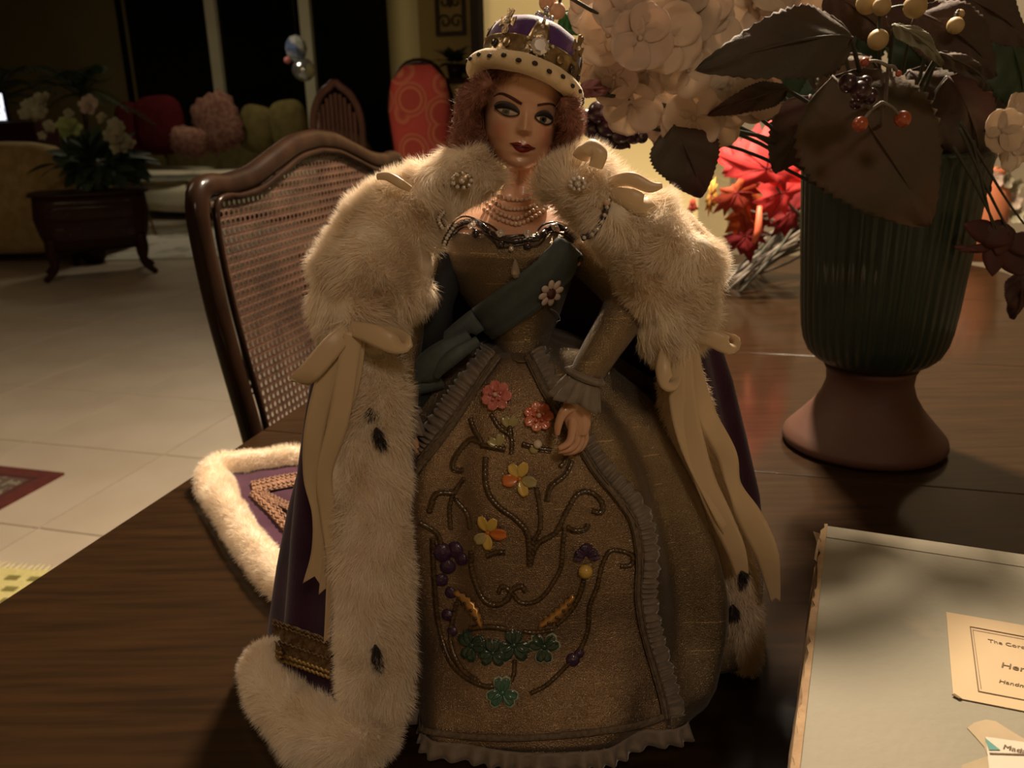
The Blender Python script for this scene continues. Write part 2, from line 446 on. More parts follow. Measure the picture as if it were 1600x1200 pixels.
# ochre sofa seen from behind, far left
sf = thing('armchair_sofa', 'ochre damask sofa seen from behind at the left edge', 'sofa', UV(5.2, -5.3))
bl = atZ(60, 405, 0); bl = atY(70, 405, 6.75)
b0 = atY(-160, 400, 6.9); b1 = atY(128, 400, 6.75)
ctr = (b0+b1)/2; wdir = nrm(A(b1[0]-b0[0], b1[1]-b0[1], 0)); ldir = A(-wdir[1], wdir[0], 0)
Ls = float(np.linalg.norm(b1-b0))
obox((ctr[0], ctr[1]+.12, .52), (Ls, .28, .86), axes=(wdir, ldir, Zx)).build('backrest', M_sofayel, sf)
obox((ctr[0], ctr[1]+.62, .28), (Ls, .9, .42), axes=(wdir, ldir, Zx)).build('seat', M_sofayel, sf)
for s in (-1, 1):
    obox(A(ctr[0], ctr[1]+.5, .36)+wdir*s*(Ls/2-.1), (.22, .95, .62), axes=(wdir, ldir, Zx)).build('armrest', M_sofayel, sf)
for s in (-1, 1):
    for d in (0.05, .95):
        c = A(ctr[0], ctr[1]+d, .0)+wdir*s*(Ls/2-.08)
        MB().lathe([(0, 0), (.02, 0), (.03, .09), (0, .09)], c, 10).build('leg', M_dark, sf)

# bombe commode
cm = thing('commode', 'dark low bombe side chest with splayed legs beside the ochre sofa', 'side table', atZ(130, 425, 0))
c0_, c1_ = atY(75, 440, 6.1), atY(205, 432, 6.25)
cx = (c0_+c1_)/2; wdir = nrm(A((c1_-c0_)[0], (c1_-c0_)[1]+.1, 0)); ldir = A(-wdir[1], wdir[0], 0)
G = []
for z, w_, d_ in ((.20, .30, .20), (.24, .33, .22), (.32, .36, .24), (.44, .385, .25), (.54, .375, .245), (.585, .37, .24)):
    G.append([A(cx[0], cx[1]+.2, z)+wdir*w_*np.sign(math.cos(t))*abs(math.cos(t))**.35+ldir*d_*np.sign(math.sin(t))*abs(math.sin(t))**.35 for t in np.linspace(0, 2*PI, 40, endpoint=False)])
m_ = MB().grid(G, closed_v=True); m_.f.append(tuple(range(40))); m_.f.append(tuple(range(200, 240)))
m_.build('body', M_dark, cm)
obox(A(cx[0], cx[1]+.2, .60), (.80, .54, .03), axes=(wdir, ldir, Zx)).build('top', M_dark, cm)
for i, z in enumerate((.33, .47)):
    d = obox(A(cx[0], cx[1]+.2, z)-ldir*(.245-.01*(1-i)), (.56, .02, .11), axes=(wdir, ldir, Zx)).build('drawer', M_dark, cm)
    for s in (-1, 1): MB().ball(A(cx[0], cx[1]+.2, z)-ldir*.262+wdir*s*.16, .012, 8, 6).build('knob', M_iron, d)
for s in (-1, 1):
    for q in (-1, 1):
        b = A(cx[0], cx[1]+.2, 0)+wdir*s*.29+ldir*q*.19
        MB().tube(smooth_path([b+Zx*.3, b+Zx*.2+wdir*s*.01, b+Zx*.09+wdir*s*.005, b+Zx*.008+wdir*s*.08], 12), [.045, .042, .026, .02], 8).build('leg', M_dark, cm)
# small dark pot on the floor behind the commode
pt = MB().lathe([(0, 0), (.06, 0), (.10, .06), (.115, .12), (.09, .19), (.06, .22), (.068, .24), (.05, .24), (0, .2)], atY(150, 416, 6.9)*A(1, 1, 0), 20).build('floor_pot', M_dark)
tag(pt, 'small round dark pot on the floor under the side chest', 'pot')

# bouquet on the commode
M_leafd = mat('dark_green_leaf', (.018, .035, .016), .55, col2=(.03, .055, .025), nscale=14, transl=.15)
M_palew = mat('pale_petal', (.26, .24, .16), .7, col2=(.34, .31, .21), nscale=20, transl=.25)
M_paleg = mat('lime_petal', (.22, .28, .09), .7, col2=(.27, .32, .12), nscale=20, transl=.25)
M_palep = mat('blush_petal', (.38, .28, .22), .7, col2=(.42, .33, .26), nscale=20, transl=.25)
M_glassv = mat('blue_grey_glass', (.20, .25, .30), .1, trans=.6)
bq = thing('flower_bouquet', 'mixed white and lime flower bouquet in glass vase on the dark side chest', 'flowers', A(cx[0]+.05, cx[1]+.2, .615))
vb = A(cx[0]+.08, cx[1]+.2, .617)
MB().lathe([(0, 0), (.05, 0), (.065, .03), (.07, .08), (.05, .13), (.06, .16)], vb, 20).build('glass_vase', M_glassv, bq, solid=.004)
def leafgrid(base, d, L, Wd, up, bend=.3, n=8, fold=.15, ser=0, m=4):
    """a leaf: grid with a fold along the midrib; ser = serration depth"""
    d = nrm(d); side = nrm(np.cross(d, up)); nn = np.cross(side, d); G = []
    for i in range(n+1):
        t = i/n; w = Wd*math.sin(PI*min(t**.75, 1))**.85 + .0002
        if ser and i % 2: w *= 1-ser
        c = np.asarray(base)+d*L*t+nn*(-bend*L*t*t)
        G.append([c+side*w*s+nn*abs(s)*w*fold for s in np.linspace(-1, 1, m+1)])
    return G
def flower(mbp, c, nrmv, R, n=5, cup=.25, seed=0, w=.5, k=5, jitter=.15):
    """petals added to MB mbp"""
    r_ = random.Random(seed); nrmv = nrm(nrmv); a = nrm(np.cross(nrmv, A(.3, .5, .8))); b = np.cross(nrmv, a)
    for q in range(n):
        t = 2*PI*q/n+r_.uniform(-jitter, jitter); d = a*math.cos(t)+b*math.sin(t)
        sd = -a*math.sin(t)+b*math.cos(t); G = []
        for i in range(k+1):
            s = i/k; ww = R*w*math.sin(PI*(.12+.80*s))**.8
            cc = np.asarray(c)+d*R*s+nrmv*R*cup*(s*s)
            G.append([cc+sd*ww*x+nrmv*R*.12*(x*x)*(1-s*.5)+nrmv*R*.04*math.sin(5*x+q) for x in (-1, -.5, 0, .5, 1)])
        mbp.grid(G)
for i in range(130):
    a = rnd.uniform(0, 2*PI); e = rnd.uniform(-.35, 1.2); d = A(math.cos(a)*math.cos(e), math.sin(a)*math.cos(e)*.6, math.sin(e))
    st = vb+A(.0, 0, .16)+d*A(.27, .14, .15)*rnd.uniform(.2, 1)
    MB().grid(leafgrid(st, d+A(0, 0, -.2), rnd.uniform(.13, .24), rnd.uniform(.04, .065), A(0, -.5, 1)+RS.randn(3)*.3, .25)).build('leaf', M_leafd, bq)
for (x, y, n_, R_, mm) in ((58, 168, 9, .055, M_palew), (72, 155, 4, .04, M_palew), (42, 165, 3, .04, M_palew), (50, 185, 4, .045, M_palew), (132, 168, 6, .055, M_palep), (112, 200, 5, .06, M_paleg), (160, 185, 3, .04, M_palew), (185, 205, 9, .055, M_palew), (192, 222, 6, .05, M_palew), (178, 215, 3, .045, M_palep), (78, 198, 3, .045, M_palew), (108, 178, 3, .035, M_palew), (66, 212, 2, .03, M_palew)):
    for q in range(n_):
        c = atY(x+rnd.uniform(-12, 12)*(n_ > 3), y+rnd.uniform(-10, 10)*(n_ > 3), 6.16+rnd.uniform(-.04, .04))
        f_ = MB(); flower(f_, c, A(rnd.uniform(-.5, .5), -1, rnd.uniform(0, .6)), R_, 5, seed=q, w=.45); f_.build('blossom', mm, bq)

# cream sofa along the windows with pillows
SY = 10.0
s0, s1 = atY(185, 300, 9.9), atY(520, 300, 9.1)
ctr = (s0+s1)/2; wdir = nrm(A((s1-s0)[0], (s1-s0)[1], 0)); ldir = A(-wdir[1], wdir[0], 0); Ls = float(np.linalg.norm((s1-s0)[:2]))
so = thing('sofa', 'long cream upholstered sofa below the dark windows', 'sofa', A(ctr[0], ctr[1], 0))
cb = A(ctr[0], ctr[1], 0)
obox(cb+ldir*.45+Zx*.24, (Ls, .9, .34), axes=(wdir, ldir, Zx)).build('base', M_cream, so)
obox(cb+ldir*.95+Zx*.55, (Ls, .25, .80), axes=(wdir, ldir, Zx)).build('backrest', M_olive, so)
for i in range(3):
    obox(cb+ldir*.38+Zx*.47+wdir*(i-1)*Ls/3, (Ls/3-.02, .80, .17), axes=(wdir, ldir, Zx)).build('seat_cushion', M_cream, so)
for s in (-1, 1): obox(cb+ldir*.5+Zx*.4+wdir*s*(Ls/2+.08), (.2, .95, .62), axes=(wdir, ldir, Zx)).build('armrest', M_olive, so)
for s in (-1, 1):
    for d in (.08, .95): MB().box(cb+wdir*s*(Ls/2-.1)+ldir*d+Zx*.035, (.06, .06, .07)).build('leg', M_dark, so, False)
def pillow(px, py, Y, w, h, m, tilt, label, ruffle=0):
    c = atY(px, py, Y); ax0 = wdir*math.cos(tilt)+Zx*math.sin(tilt); ax2 = -wdir*math.sin(tilt)+Zx*math.cos(tilt)
    G = []; n = 36
    for i in range(17):
        ph = PI*(i/16-.5)*.999
        row = []
        for t in np.linspace(0, 2*PI, n, endpoint=False):
            ct, st = math.cos(t), math.sin(t); k = (abs(ct)**3.5+abs(st)**3.5)**(-1/3.5)
            cp = math.cos(ph)**.7
            wv_ = 1+ruffle*math.sin(t*14)*.06*(cp > .8)
            row.append(c+ax0*w*.5*ct*k*cp*wv_+ax2*h*.5*st*k*cp*wv_+ldir*math.sin(ph)*.11)
        G.append(row)
    o = MB().grid(G, closed_v=True).build('throw_pillow', m); tag(o, label, 'pillow', 'throw pillows on the far sofa'); return o
pillow(250, 196, 9.75, .62, .62, M_red, .05, 'crimson square throw pillow at the left of the far sofa')
pillow(206, 200, 9.95, .4, .55, M_red, -.1, 'darker crimson pillow partly behind the flower bouquet')
pillow(340, 192, 9.55, .56, .60, M_floral, .35, 'large rose floral throw pillow tilted on the far sofa', 1)
pillow(296, 222, 9.1, .42, .30, M_floral, -.15, 'small ruffled rose floral pillow lying in front', 1)
pillow(402, 202, 9.62, .42, .5, M_olive, -.2, 'olive gold throw pillow beside the floral one')
pillow(452, 197, 9.3, .42, .52, M_olive, .1, 'olive gold throw pillow nearest the window post')

# glass coffee table
M_gold = mat('aged_brass', (.16, .11, .04), .4, metal=.7)
M_tglass = mat('table_glass', (.75, .78, .72), .04, trans=.75)
ct = thing('coffee_table', 'glass-topped coffee table on thin brass legs before the cream sofa', 'table', atY(225, 330, 8.6)*A(1, 1, 0))
k0, k1 = atY(152, 268, 8.5), atY(300, 268, 8.6); zt = .53
MB().box(A((k0+k1)[0]/2, 8.8, zt), ((k1-k0)[0], .7, .014)).build('glass_top', M_tglass, ct, False, bevel=.003)
mb = MB()
for yy in (8.46, 9.14): mb.tube([A(k0[0], yy, zt-.02), A(k1[0], yy, zt-.02)], .012, 6)
for xx in (k0[0], k1[0]): mb.tube([A(xx, 8.46, zt-.02), A(xx, 9.14, zt-.02)], .012, 6)
mb.build('rim', M_gold, ct)
for xx, yy in ((k0[0]+.02, 8.47), (k1[0]-.02, 8.47), (k0[0]+.02, 9.13), (k1[0]-.02, 9.13), ((k0[0]*.52+k1[0]*.48), 8.47)):
    MB().tube(smooth_path([A(xx, yy, zt-.02), A(xx+.02, yy, .25), A(xx+.07, yy, 0.005)], 8), [.014, .012, .01], 7).build('leg', M_gold, ct)

# rugs
def rugmat(name, c1, c2, c3, sc):
    m = mat(name, c1, .95, bump=.5, bscale=300); nn, ll, b = nodes(m)
    tc = nn.new('ShaderNodeTexCoord'); vo = nn.new('ShaderNodeTexVoronoi'); vo.inputs['Scale'].default_value = sc
    no = nn.new('ShaderNodeTexNoise'); no.inputs['Scale'].default_value = sc*1.3
    ll.new(tc.outputs['Object'], vo.inputs['Vector']); ll.new(tc.outputs['Object'], no.inputs['Vector'])
    r = nn.new('ShaderNodeValToRGB'); r.color_ramp.interpolation = 'CONSTANT'
    r.color_ramp.elements[0].color = (*c1, 1); r.color_ramp.elements[1].position = .42; r.color_ramp.elements[1].color = (*c2, 1)
    e = r.color_ramp.elements.new(.56); e.color = (*c3, 1)
    mx = nn.new('ShaderNodeMath'); mx.operation = 'MULTIPLY_ADD'; mx.inputs[1].default_value = .45; ll.new(vo.outputs['Distance'], mx.inputs[0]); ll.new(no.outputs[0], mx.inputs[2])
    ad = nn.new('ShaderNodeMath'); ad.operation = 'SUBTRACT'; ad.inputs[1].default_value = .12
    ll.new(mx.outputs[0], ad.inputs[0]); ll.new(ad.outputs[0], r.inputs[0]); ll.new(r.outputs[0], b.inputs['Base Color']); return m
M_rugc = rugmat('persian_field', (.13, .115, .080), (.20, .18, .13), (.09, .06, .045), 34)
M_rugb = mat('rug_border_red', (.075, .012, .010), .95, col2=(.10, .018, .012), nscale=50, bump=.4)
rc = atZ(101, 742, 0)
ru, rv = rc@uD, rc@vD
e1 = nrm(atZ(0, 797, 0)-rc); e2 = nrm(atZ(0, 731, 0)-rc)
rg = thing('area_rug', 'red-bordered persian rug on the tiles left of the table', 'rug', rc)
def quad(a, b, c, z, th): return MB().prism([a+Zx*z, a+b+Zx*z, a+b+c+Zx*z, a+c+Zx*z], (0, 0, th))
quad(rc, e1*.56, e2*1.9, .0, .008).build('border', M_rugb, rg, False)
quad(rc+e1*.075+e2*.075, e1*.41, e2*1.75, .004, .0055).build('field', M_rugc, rg, False)
mb = MB()
for k_ in range(2):
    o_ = rc+(e1+e2)*(.055+k_*.10)
    for a_, b_, L1 in ((e1, e2, .46-.2*k_), (e2, e1, 1.8-.2*k_)): mb.prism([o_+Zx*.004, o_+a_*L1+Zx*.004, o_+a_*L1+b_*.006+Zx*.004, o_+b_*.006+Zx*.004], (0, 0, .0052))
mb.build('guard_stripe', mat('rug_stripe', (.030, .020, .015), .95), rg, False)
M_rugg = rugmat('grey_rug_field', (.46, .43, .36), (.36, .33, .27), (.52, .49, .42), 3.0)
r2 = quad(atZ(150, 408, 0), A(2.4, 0, 0), A(-.2, 1.9, 0), .0, .008).build('living_room_rug', M_rugg, None, False)
tag(r2, 'pale grey patterned rug under the glass coffee table', 'rug')
# checked yellow mat, bottom left
M_maty = mat('yellow_mat_weave', (.50, .44, .17), .95, col2=(.58, .52, .24), nscale=120, bump=.5)
M_matd = mat('olive_mat_block', (.16, .14, .035), .95, col2=(.2, .18, .05), nscale=80)
ma = atZ(72, 894, 0); mt = thing('floor_mat', 'yellow mat with olive woven blocks and a fringed edge by the table', 'rug', ma)
me1, me2 = nrm(atZ(0, 890, 0)-ma), nrm(atZ(0, 1060, 0)-atZ(72, 894, 0)); me2 = nrm(A(me1[1], -me1[0], 0)); me2 = me2 if me2[1] < 0 else -me2
mo = ma-me1*.35
quad(mo, me1*1.5, me2*1.2, 0, .006).build('woven_field', M_maty, mt, False)
for i in range(22):
    for j in range(8):
        o_ = mo+me1*(.02+i*.062+(j % 2)*.031)+me2*(.035+j*.05)
        MB().prism([o_+Zx*.0062, o_+me1*.034+Zx*.0062, o_+me1*.034+me2*.02+Zx*.0062, o_+me2*.02+Zx*.0062], (0, 0, .0018)).build('woven_block', M_matd, mt, False)
for i in range(90):
    o_ = mo+me1*(.008+i*.0165)
    pass
mb = MB()
for i in range(90):
    o_ = mo+me1*(.008+i*.0165)+Zx*.003
    mb.tube([o_, o_-me2*.018+me1*rnd.uniform(-.004, .004), o_-me2*.034+me1*rnd.uniform(-.008, .008)], [.003, .003, .0015], 5)
fr = mb.build('fringe', mat('fringe_cotton', (.62, .56, .34), .95), mt); fr['kind'] = 'stuff'

# television glow, far left
tv = thing('television', 'switched-on flat television at the left edge of the room', 'television', atY(-40, 190, 8.2))
t0, t1 = atY(-90, 186, 8.2), atY(8, 186, 8.2); tz0, tz1 = atY(0, 188, 8.2)[2], atY(0, 146, 8.2)[2]
MB().box(A((t0+t1)[0]/2, 8.24, (tz0+tz1)/2), ((t1-t0)[0]+.05, .04, tz1-tz0+.05)).build('casing', M_darktrim, tv, False, bevel=.005)
ms = mat('television_screen', (.02, .02, .03), .3, emit=(.7, .75, 1.0), emitp=1.5)
nn, ll, b = nodes(ms); tc = nn.new('ShaderNodeTexCoord'); wv2 = nn.new('ShaderNodeTexNoise'); wv2.inputs['Scale'].default_value = 9
rr = nn.new('ShaderNodeValToRGB'); rr.color_ramp.elements[0].position = .42; rr.color_ramp.elements[0].color = (.02, .03, .2, 1); rr.color_ramp.elements[1].position = .5; rr.color_ramp.elements[1].color = (.9, .9, 1, 1)
ll.new(tc.outputs['Object'], wv2.inputs[0]); ll.new(wv2.outputs[0], rr.inputs[0]); ll.new(rr.outputs[0], b.inputs['Emission Color'])
MB().box(A((t0+t1)[0]/2, 8.217, (tz0+tz1)/2), ((t1-t0)[0], .006, tz1-tz0)).build('screen', ms, tv, False)
MB().box(A((t0+t1)[0]/2, 8.3, tz0/2), (1.2, .4, tz0-.03)).build('television_stand', M_dark, tv, False, bevel=.01)

# far dining chairs
M_lav = wood('pickled_wood', (.10, .050, .040), (.15, .075, .06), .5, .1, 0, (5, 5, 2))
def highback(name, label, x0, x1, ytop, Y, kind):
    a, b = atY(x0, 200, Y), atY(x1, 200, Y); top = atY((x0+x1)/2, ytop, Y)[2]
    c = (a+b)/2; w = float(b[0]-a[0]); r = thing(name, label, 'chair', (c[0], c[1], 0), 'high-backed chairs in the room behind')
    X = A(1, -.1, 0); X = nrm(X); N = A(X[1], -X[0], 0)*-1
    H = top-.50
    def at(s, t, o=0): return A(c[0], c[1], .50)+X*s*w/2+Zx*t*H+N*o
    if kind == 'slat':
        shp = [(-.80, 0), (-.88, .3), (-1, .62), (-.93, .80), (-.6, .92), (-.22, .97), (0, 1.0), (.22, .97), (.6, .92), (.93, .80), (1, .62), (.88, .3), (.80, 0)]
        MB().tube(smooth_path([at(s*.95, t) for s, t in shp], 60), .020, 8, flat=.014).build('back_frame', M_lav, r)
        for i in range(9):
            s = -.72+i*.18; tt = .93-.12*abs(s)**2*2
            MB().box(at(s*.95, tt/2, 0), (.016, .012, tt*H), (X, N, Zx)).build('slat', M_lav, r, False)
        seatm = M_cream
    else:
        G = []
        for i in range(15):
            t = i/14; ww = np.interp(t, [0, .3, .55, .8, .93, 1], [.44, .60, .84, 1, .86, .42])
            G.append([at(ww*s, t, -.035*(1-s*s)*(1-(2*t-1)**4)) for s in np.linspace(-1, 1, 9)])
        mm = MB().grid(G); mm.build('upholstered_back', M_swirl, r, solid=.03)
        edge = [at(ww*-1, t, .01) for t, ww in zip(np.linspace(0, 1, 8), np.interp(np.linspace(0, 1, 8), [0, .3, .55, .8, .93, 1], [.44, .60, .84, 1, .86, .42]))]
        edge2 = [at(ww*1.0, t, .01) for t, ww in zip(np.linspace(1, 0, 8), np.interp(np.linspace(1, 0, 8), [0, .3, .55, .8, .93, 1], [.44, .60, .84, 1, .86, .42]))]
        MB().tube(smooth_path(edge+edge2, 60), .018, 8).build('back_frame', M_chair, r)
        seatm = M_swirl
    obox(at(0, 0, 0)+N*-.22+Zx*-.03, (w*.95, .45, .08), axes=(X, N, Zx)).build('seat', seatm, r)
    for sx in (-1, 1):
        for d in (0, -.42): MB().tube([at(sx*.75, -.03, d), at(sx*.78, 0, d)*A(1, 1, 0)+Zx*.002], [.022, .014], 8).build('leg', M_chair, r)
M_swirl = mat('red_medallion_cloth', (.38, .045, .040), .8, bump=.2, bscale=200)
nn, ll, b = nodes(M_swirl)
tc = nn.new('ShaderNodeTexCoord'); vo = nn.new('ShaderNodeTexVoronoi'); vo.inputs['Scale'].default_value = 7.5; vo.inputs['Randomness'].default_value = .7
ll.new(tc.outputs['Object'], vo.inputs['Vector']); rr = nn.new('ShaderNodeValToRGB'); rr.color_ramp.interpolation = 'EASE'
rr.color_ramp.elements[0].position = 0; rr.color_ramp.elements[0].color = (.36, .05, .04, 1); rr.color_ramp.elements[1].position = .62; rr.color_ramp.elements[1].color = (.44, .06, .05, 1)
for pz, cc in ((.30, (.36, .05, .04, 1)), (.36, (.50, .17, .09, 1)), (.42, (.36, .05, .04, 1)), (.50, (.47, .14, .08, 1)), (.55, (.40, .05, .045, 1))):
    e = rr.color_ramp.elements.new(pz); e.color = cc
ll.new(vo.outputs['Distance'], rr.inputs[0]); ll.new(rr.outputs[0], b.inputs['Base Color'])
highback('side_chair', 'pale pickled-wood chair with pointed slatted back in the far room', 487, 569, 128, 4.6, 'slat')
highback('side_chair', 'tall red upholstered chair with swirling medallions left of the doll', 611, 706, 103, 3.7, 'red')

# console with green plant behind the red chair
cs0 = atU(712, 118, FU-.45)
con = thing('console_table', 'narrow dark console table against the yellow wall', 'table', cs0*A(1, 1, 0))
czt = cs0[2]-.02
MB().box(cs0*A(1, 1, 0)+Zx*(czt-.02)+vD*.15, (1.0, .34, .04), (vD, uD, Zx)).build('top', M_dark, con, False, bevel=.006)
for a_ in (-.3, .6):
    for b_ in (-.13, .13): MB().tube([cs0*A(1, 1, 0)+vD*a_+uD*b_+Zx*(czt-.04), cs0*A(1, 1, 0)+vD*a_+uD*b_], [.022, .015], 8).build('leg', M_dark, con)
pl = thing('potted_plant', 'small dark green potted plant on the console beneath the iron panel', 'plant', cs0*A(1, 1, 0)+Zx*czt)
MB().lathe([(0, 0), (.05, 0), (.07, .10), (.062, .10), (.05, .09), (0, .09)], cs0*A(1, 1, 0)+Zx*(czt+.001), 18).build('pot', M_dark, pl)
for i in range(34):
    a = rnd.uniform(0, 2*PI); e = rnd.uniform(-.1, 1.1); d = A(math.cos(a)*math.cos(e), math.sin(a)*math.cos(e), math.sin(e))
    MB().grid(leafgrid(cs0*A(1, 1, 0)+Zx*(czt+.10)+d*.03, d, rnd.uniform(.10, .2), .03, Zx, .35)).build('leaf', M_leafd, pl)

# palms at the left
def palm(px, Y, H, label, n=16, sp=1.0):
    b = atY(px, 420, Y)*A(1, 1, 0); r = thing('potted_palm', label, 'plant', b, 'indoor palms by the far wall')
    MB().lathe([(0, 0), (.13, 0), (.18, .30), (.165, .30), (.15, .27), (0, .27)], b, 20).build('pot', M_dark, r)
    MB().tube([b+Zx*.27, b+Zx*H*.55], [.035, .02], 8).build('trunk', M_dark, r)
    for i in range(n):
        a = 2*PI*i/n+rnd.uniform(-.2, .2); e = rnd.uniform(.1, 1.1); L = rnd.uniform(.7, 1.0)*sp
        d = A(math.cos(a)*math.cos(e), math.sin(a)*math.cos(e), math.sin(e)); st = b+Zx*H*rnd.uniform(.5, .56)
        sp_ = [st+d*L*t+Zx*(-.55*L*t*t) for t in np.linspace(0, 1, 12)]
        fr_ = MB().tube(sp_, [.008, .003], 4)
        side = nrm(np.cross(d, Zx))
        for k_ in range(2, 12):
            for s in (-1, 1):
                dd = nrm(side*s+d*.7-Zx*.25); ll_ = .22*sp*math.sin(PI*k_/12.5)+.05
                p = sp_[k_-1]; wv_ = nrm(np.cross(dd, Zx))*.014
                fr_.add([p-wv_*.5, p+dd*ll_*.5-wv_, p+dd*ll_, p+dd*ll_*.5+wv_, p+wv_*.5], [(0, 1, 2, 3, 4)])
        fr_.build('frond', M_leafd, r)
palm(48, 9.7, 2.5, 'bushy dark potted palm at the far left wall', 20, .8)
palm(172, 9.0, 2.5, 'dark potted palm standing at the window edge', 20, .72)

# glass-ball ornament hanging in front of the window
M_silver = mat('silvered_glass', (.62, .66, .70), .12, metal=.9)
M_bluegl = mat('blue_faceted_glass', (.16, .22, .42), .15, metal=.4, col2=(.6, .62, .6), nscale=9, nlo=.45, nhi=.55)
orn0 = atY(463, 80, 9.3)
orn = thing('hanging_ornament', 'silvery ball and blue faceted glass ornament hanging before the dark window', 'ornament', orn0)
MB().ball(atY(474, 109, 9.3), .115, 24, 16).build('silver_ball', M_silver, orn)
MB().ball(atY(463, 76, 9.3), (.11, .10, .13), 9, 6).build('faceted_bulb', M_bluegl, orn, False)
MB().ball(atY(449, 94, 9.25), .035, 10, 8).build('pink_bead', mat('pink_glass', (.6, .2, .2), .2), orn)
MB().tube([atY(463, 62, 9.3), A(orn0[0], orn0[1], 3.09)], .003, 5).build('wire', M_iron, orn)

# ================================================================== TERRACOTTA AND GREEN VASE
M_green = mat('green_glaze', (.0055, .015, .011), .5, col2=(.010, .019, .010), nscale=12, nstretch=(1, 1, .12), coat=.25, bump=.15, bscale=80)
M_terra = mat('terracotta', (.058, .021, .011), .65, col2=(.075, .028, .015), nscale=8, nstretch=(1, 1, 4), bump=.15, bscale=60)
VC = A(.366, .835, TT)
vs = thing('flower_vase', 'green fluted footed vase on a terracotta base holding the flowers', 'vase', VC)
pr = [(0, .001), (.070, .001), (.079, .002), (.0815, .006), (.080, .012), (.074, .019), (.064, .030), (.054, .042), (.046, .055), (.042, .068), (.043, .080), (.046, .086), (.040, .088), (0, .088)]
MB().lathe(pr, VC, 72).build('foot', M_terra, vs)
cup = [(0, .0875), (.036, .0875), (.047, .089), (.056, .094), (.063, .101), (.068, .112), (.071, .126), (.0735, .150), (.0755, .18), (.078, .21), (.0805, .25), (.083, .285), (.086, .292), (.084, .297), (.079, .295), (.077, .27), (.070, .15), (.05, .11), (0, .105)]
MB().lathe(cup, VC, 264, flute=44, famp=.022, frange=(.100, .286)).build('cup', M_green, vs)

# ================================================================== ARTIFICIAL BOUQUET IN THE VASE
M_pet = mat('cream_silk_petal', (.58, .44, .32), .75, col2=(.68, .56, .43), nscale=26, transl=.24, sheen=.1, bump=.15, bscale=200)
M_petp = mat('blush_silk_petal', (.52, .38, .30), .75, col2=(.60, .48, .37), nscale=26, transl=.24, bump=.15, bscale=200)
M_leafr = mat('burgundy_leaf_fabric', (.060, .020, .016), .75, col2=(.050, .034, .020), nscale=22, transl=.06, bump=.5, bscale=350)
M_leafo = mat('olive_leaf_fabric', (.045, .036, .022), .75, col2=(.070, .040, .026), nscale=20, transl=.06, bump=.5, bscale=350)
M_leafb = mat('bronze_leaf_fabric', (.090, .048, .026), .75, col2=(.060, .045, .024), nscale=18, transl=.06, bump=.5, bscale=350)
M_leafg = mat('pale_leaf_underside', (.22, .20, .14), .8, col2=(.12, .12, .06), nscale=20, transl=.1)
M_stem = mat('plastic_stem', (.030, .035, .018), .6, col2=(.05, .04, .025), nscale=30)
M_stemg = mat('grey_twig', (.12, .095, .075), .7, col2=(.19, .16, .13), nscale=40)
M_berry = mat('orange_berry', (.38, .075, .025), .35, col2=(.28, .05, .02), nscale=50, coat=.4)
M_berryd = mat('dark_plum_berry', (.022, .008, .014), .3, col2=(.04, .01, .02), nscale=40, coat=.5)
M_bud = mat('ochre_bud', (.34, .23, .09), .6, col2=(.42, .30, .14), nscale=30)
M_budp = mat('peach_berry', (.52, .28, .17), .5, col2=(.58, .34, .22), nscale=30)
MOUTH = VC+A(0, 0, .27)
def stem_to(P, parent, r=.0016, m=None, sag=.02, name='stem'):
    P = np.asarray(P, float); b = MOUTH+nrm((P-MOUTH)*A(1, 1, 0)+A(1e-4, 0, 0))*.03
    mid = (b+P)/2+A(0, .01, sag)
    o = MB().tube(smooth_path([b-Zx*.03, mid, P], 14), [r*1.3, r], 6).build(name, m or M_stem, parent); return o
def pfl(c, n_, R, seed, cup=.35, w=.66):
    """separate petals of a big blossom, returned as MB list"""
    out = []; r_ = random.Random(seed); n_ = nrm(n_); a = nrm(np.cross(n_, A(.3, .5, .8))); b = np.cross(n_, a); a0 = r_.uniform(0, 6)
    for q in range(4 if seed % 3 else 5):
        N_ = 4 if seed % 3 else 5
        t = a0+2*PI*q/N_+r_.uniform(-.15, .15); d = a*math.cos(t)+b*math.sin(t); sd = -a*math.sin(t)+b*math.cos(t)
        Rr = R*r_.uniform(.88, 1.1); cu = cup*r_.uniform(.5, 1.3); G = []
        for i in range(9):
            s = i/8; ww = Rr*w*(math.sin(PI*min(.10+.78*s, 1))**.75)*(1 if i < 8 else .82)
            cc = np.asarray(c)+d*Rr*s+n_*(Rr*cu*(s**1.6)-Rr*.12*max(s-.8, 0)*3)
            G.append([cc+sd*ww*x+n_*Rr*(.14*x*x*(1-.4*s)+.035*math.sin(4*x+q*2+6*s)) for x in np.linspace(-1, 1, 9)])
        out.append(MB().grid(G))
    return out
def cluster(label, blooms, base, Y0, group='silk hydrangea stems in the green vase'):
    """blooms: (px,py,R px,dY,normal tweak)"""
    c0 = atY(*base, Y0); r = thing('hydrangea_stem', label, 'flower', VC+Zx*.29+(c0-VC)*A(.1, .1, 0), group)
    stem_to(c0+A(0, .05, 0), r, .0022)
    for i, (x, y, R, dy) in enumerate(blooms):
        c = atY(x, y, Y0+dy); Rm = R*pm(c)
        nn_ = nrm(nrm(c-(c0+A(0, .055, -.005)))*.9+A(0, -1.0, 0)+A(rnd.uniform(-.25, .25), 0, rnd.uniform(-.25, .25)))
        m_ = M_pet if rnd.random() < .65 else M_petp
        for q in pfl(c, nn_, Rm, i*7+int(x)): q.build('petal', m_, r, solid=.0003)
        MB().ball(c+nn_*Rm*.06, Rm*.09, 10, 6).build('flower_centre', M_petp, r)
        MB().tube([c0+A(0, .045, 0), c+A(0, .02, 0)-nn_*.004, c], [.0012, .0008], 5).build('flower_stalk', M_leafg, r)
Y1 = .66
